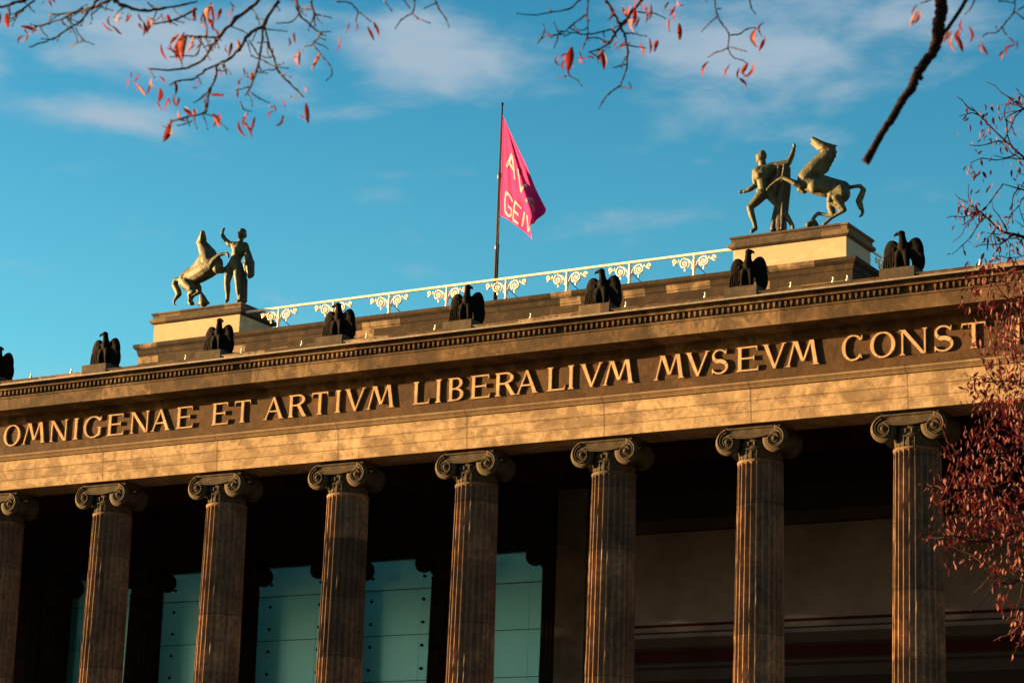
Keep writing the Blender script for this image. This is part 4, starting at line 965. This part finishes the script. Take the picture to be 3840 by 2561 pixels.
C_thin = [((250, 0), (270, 100), (300, 160), (350, 230), (345, 330), (380, 390), (440, 410), (470, 430)), ((270, 110), (160, 220)), ((355, 240), (420, 235), (470, 200), (530, 190)), ((345, 330), (270, 355), (210, 390)), ((360, 320), (470, 350)), ((490, 0), (500, 50), (530, 100)), ((270, 60), (300, 60)),
          ((2020, 0), (1990, 60), (1950, 100)), ((1720, 0), (1690, 10), (1650, 25)), ((2290, 0), (2280, 90), (2220, 160), (2170, 220), (2100, 230), (2070, 255)), ((2280, 80), (2351, 130), (2400, 150)), ((2180, 10), (2280, 20)), ((2360, 40), (2310, 70)), ((2200, 190), (2230, 240))]
C_leaf = [(0, 0, 60, 30), (200, 0, 195, 20), (15, 160, 20, 280), (540, 190, 545, 330), (550, 230, 530, 320), (215, 420, 170, 525), (355, 440, 320, 500), (420, 460, 410, 540), (410, 530, 465, 615), (470, 430, 500, 530),
          (1635, 30, 1590, 110), (1620, 80, 1575, 190), (1840, 210, 1800, 300), (1935, 130, 1945, 220), (1920, 220, 1890, 260), (1895, 240, 1940, 360), (1970, 180, 1980, 300), (2070, 260, 2060, 300), (2060, 300, 2110, 390), (2240, 250, 2290, 310), (2290, 310, 2240, 395), (2160, 170, 2170, 210), (2340, 50, 2330, 70)]
tb = tree_base(4.0, 5.6)
tB = tag(empty('linden_tree', tb), 'tree with a thick sawn dark branch at top right and leafy top centre twigs', 'tree')
bm = bmesh.new(); hub = tb + Vector((-.1, .2, 4.8))
limb(bm, [tb, tb+Vector((.05, 0, 2)), hub, hub+Vector((.3, .2, 3)), hub+Vector((.1, -.5, 6))], .28, .05, rnd)
for dx, dy, dz in ((2, 1, 3), (1.5, -2, 3.5), (-.2, 2.4, 4)): limb(bm, [hub, hub+Vector((dx*.5, dy*.5, dz*.6)), hub+Vector((dx, dy, dz))], .10, .02, rnd)
obj('trunk', bm, M_bark, tB, tb)
bm = bmesh.new(); e2 = atD(3550, -450, DC)
limb(bm, [hub, hub.lerp(e2, .5)+Vector((0, 0, .5)), e2, atD(2900, -420, DC), atD(2400, -330, DC), atD(2150, -250, DC)], .07, .012, rnd)
for rx, sx in ((2409, 2500), (2271, 2330), (2177, 2200), (2204, 2260), (2678, 2760), (2811, 2840)): limb(bm, [atD(sx+40, -350, DC), atD((rx+sx)/2, -160, DC), atD(rx, 0, DC)], .012, .0045, rnd)
for l in B_main: twig(bm, S2(l), DC, .0070, .0030, rnd)
for l in B_thin: twig(bm, S2(l), DC, .0036, .0021, rnd)
for l in C_thin[:7]: twig(bm, S3(l), DC, .0036, .0022, rnd)
spurs(bm, [S2(l) for l in B_main+B_thin[2:6]], DC, rnd, 22, 60)
brB = obj('branch', bm, M_bark2, tB, tb)
bm = bmesh.new(); px_leaves(bm, B_leaf, DC, q, 1270, 0, rnd); px_leaves(bm, C_leaf[:10], DC, q, 2540, 0, rnd); obj('leaves', bm, M_leaf, brB, tb)
bm = bmesh.new(); DT = 9.2
lb = S3([(1795, -60), (1790, 0), (1795, 90), (1770, 180), (1760, 280), (1720, 370), (1640, 480), (1600, 580), (1520, 690), (1460, 800), (1370, 930), (1285, 1090)])
pts = [atD(x, y, DT) for x, y in lb]; up = atD(3570, -480, DT)
limb(bm, [hub, hub.lerp(up, .5)+Vector((0, 0, .9)), up, atD(3535, -240, DT)] + pts, .030, .0135, rnd)
tube(bm, [atD(*S3([(1380, 920)])[0], DT), atD(*S3([(1290, 1080)])[0], DT), atD(*S3([(1272, 1103)])[0], DT)], [.012, .0165, .018], 10)
for kx, ky in ((1640, 480), (1755, 290), (1520, 690), (1800, 90)): ball(bm, atD(*S3([(kx, ky)])[0], DT), .018, 2)
for kx, ky in ((1622, 470), (1650, 530)): ball(bm, atD(*S3([(kx, ky)])[0], DT), .011, 2)
lb = S3([(2010, -80), (1960, 0), (1880, 130), (1800, 240), (1765, 300)]); limb(bm, [atD(x, y, DT) for x, y in lb], .0075, .0075, rnd)
for l in C_thin[7:]: twig(bm, S3(l), DT, .0032, .0020, rnd)
for rx in (3657, 3806, 3490, 3750): limb(bm, [atD(rx+120, -420, DT), atD(rx+60, -150, DT), atD(rx, 0, DT)], .009, .003, rnd)
brC = obj('sawn_branch', bm, M_bark3, tB, tb); tag(brC, 'thick dark branch ending in a sawn stub')
bm = bmesh.new(); px_leaves(bm, C_leaf[10:], DT, q, 2540, 0, rnd); obj('leaves', bm, M_leaf, brC, tb)

# ---- red tree at the right edge
DR = 20.0
rnd = random.Random(5)
tb = tree_base(20.5, 6.6)
tC = tag(empty('red_leaved_tree', tb), 'tree with dense small dark red leaves at the right edge, before the colonnade', 'tree')
bm = bmesh.new(); hub = tb + Vector((-.2, 0, 3.2))
limb(bm, [tb, tb+Vector((.05, 0, 1.6)), hub, hub+Vector((.2, .1, 3)), hub+Vector((0, .3, 6.5))], .20, .03, rnd)
obj('trunk', bm, M_bark, tC, tb)
heads = [[(4700, 1500), (4350, 800), (4000, 700), (3820, 575), (3640, 400)], [(4700, 1500), (4400, 1100), (4050, 980), (3840, 890), (3760, 868), (3690, 808), (3660, 780)], [(4500, 1600), (4150, 1400), (3950, 1290), (3800, 1150), (3700, 1020)],
         [(4500, 1650), (4200, 1560), (3950, 1480), (3800, 1430), (3640, 1440)], [(4500, 1750), (4200, 1700), (3950, 1650), (3750, 1700), (3580, 1690)], [(4500, 1900), (4200, 1880), (3950, 1830), (3720, 1830), (3500, 1840)],
         [(4500, 2000), (4200, 2010), (3950, 1960), (3700, 2030), (3560, 2000)], [(4500, 2150), (4200, 2180), (3950, 2110), (3780, 2190), (3690, 2120)], [(4500, 2250), (4250, 2320), (3950, 2280), (3830, 2330)], [(4700, 1500), (4400, 960), (4100, 500), (3880, 430), (3800, 380)],
         [(4500, 1600), (4200, 1300), (4000, 1120), (3850, 1010), (3790, 1000)], [(4700, 1300), (4300, 900), (3980, 760), (3760, 690)]]
bm = bmesh.new(); lines = []
for hd in heads:
    d = DR + rnd.uniform(-.9, .9); p = [atD(x, y, d) for x, y in hd]; limb(bm, [hub+Vector((0, 0, rnd.uniform(0, 3)))] + p, .030, .0035, rnd); lines.append((hd, d))
ends = []
for hd, d in lines:
    for i in range(1, len(hd)-1):
        for _ in range(5):
            t = rnd.random(); x = hd[i][0]+(hd[i+1][0]-hd[i][0])*t; y = hd[i][1]+(hd[i+1][1]-hd[i][1])*t
            a = math.pi + rnd.uniform(-1.3, 1.3); pts = [(x, y)]; l = rnd.uniform(60, 190); dd = d
            for k in range(4):
                a += rnd.uniform(-.5, .5); x += math.cos(a)*l/4; y += math.sin(a)*l/4; pts.append((x, y)); ends.append((x, y, d))
            twig(bm, pts, d, .0060, .0028, rnd)
brR = obj('branch', bm, M_bark2, tC, tb)
clus = [(3740, 1740, 150, 120, 150), (3660, 1830, 110, 110, 110), (3790, 1900, 140, 110, 150), (3600, 1850, 90, 90, 70), (3700, 1980, 130, 60, 70), (3560, 1990, 60, 40, 24), (3820, 1640, 60, 80, 60), (3700, 1640, 80, 60, 34),
        (3730, 1320, 60, 60, 26), (3760, 1180, 80, 80, 36), (3690, 1110, 60, 60, 28), (3770, 1400, 90, 70, 30), (3660, 1450, 50, 50, 26), (3730, 1500, 60, 60, 30), (3820, 1350, 50, 120, 24), (3690, 1000, 60, 30, 16), (3780, 1020, 60, 40, 18),
        (3740, 2150, 40, 50, 16), (3800, 2110, 60, 60, 22), (3760, 2250, 40, 40, 16), (3825, 2330, 30, 60, 26), (3630, 2090, 60, 30, 12), (3690, 2090, 40, 40, 8), (3830, 2000, 60, 60, 40), (3560, 1800, 70, 60, 26),
        (3660, 1245, 34, 40, 9), (3800, 1240, 55, 80, 36), (3810, 1150, 50, 120, 34), (3700, 1560, 80, 70, 40), (3790, 1540, 60, 80, 50), (3760, 1330, 70, 70, 36), (3800, 1430, 50, 60, 30), (3650, 790, 55, 60, 16), (3720, 900, 70, 60, 10), (3770, 830, 60, 60, 8), (3660, 650, 40, 30, 5), (3700, 440, 70, 50, 9), (3690, 520, 70, 40, 6), (3820, 610, 50, 60, 5), (3820, 380, 30, 30, 4), (3790, 930, 40, 50, 8), (3780, 520, 50, 50, 4)]
bm = bmesh.new(); nl = 0
def small_leaf(x, y, d):
    L = rnd.uniform(.038, .07); p0 = atD(x, y, d); a = rnd.gauss(0, .55)
    dr = (-AY*math.cos(a) + AX*math.sin(a) + AF*rnd.uniform(-.4, .4)).normalized(); p1 = p0 + dr*L
    b = rnd.uniform(0, 6.28); sd = dr.cross(AF).normalized(); wd = (sd*math.cos(b) + AF*math.sin(b)); wd = (wd - dr*wd.dot(dr)).normalized()
    leaf(bm, p0, p1, wd, L*rnd.uniform(.17, .28), rnd.uniform(-.2, .2), rnd.uniform(.2, .9))
for (cx, cy, rx, ry, n) in clus:
    for _ in range(int(n*(1.25 if cy > 1550 else (1.7 if cy > 950 else 2.6)))): small_leaf(rnd.gauss(cx, rx*.62), rnd.gauss(cy, ry*.62), DR + rnd.gauss(0, .6))
for x, y, d in ends:
    dens = .95 if y > 1500 else (.55 if y > 950 else .22)
    if x < 4200 and y < 2060 or x > 3750:
        if rnd.random() < dens: small_leaf(x+rnd.uniform(-8, 8), y+rnd.uniform(-4, 12), d)
for _ in range(600): small_leaf(rnd.uniform(3860, 4500), rnd.gauss(1750, 330), DR + rnd.gauss(0, .8))
obj('leaves', bm, M_leaf2, brR, tb)
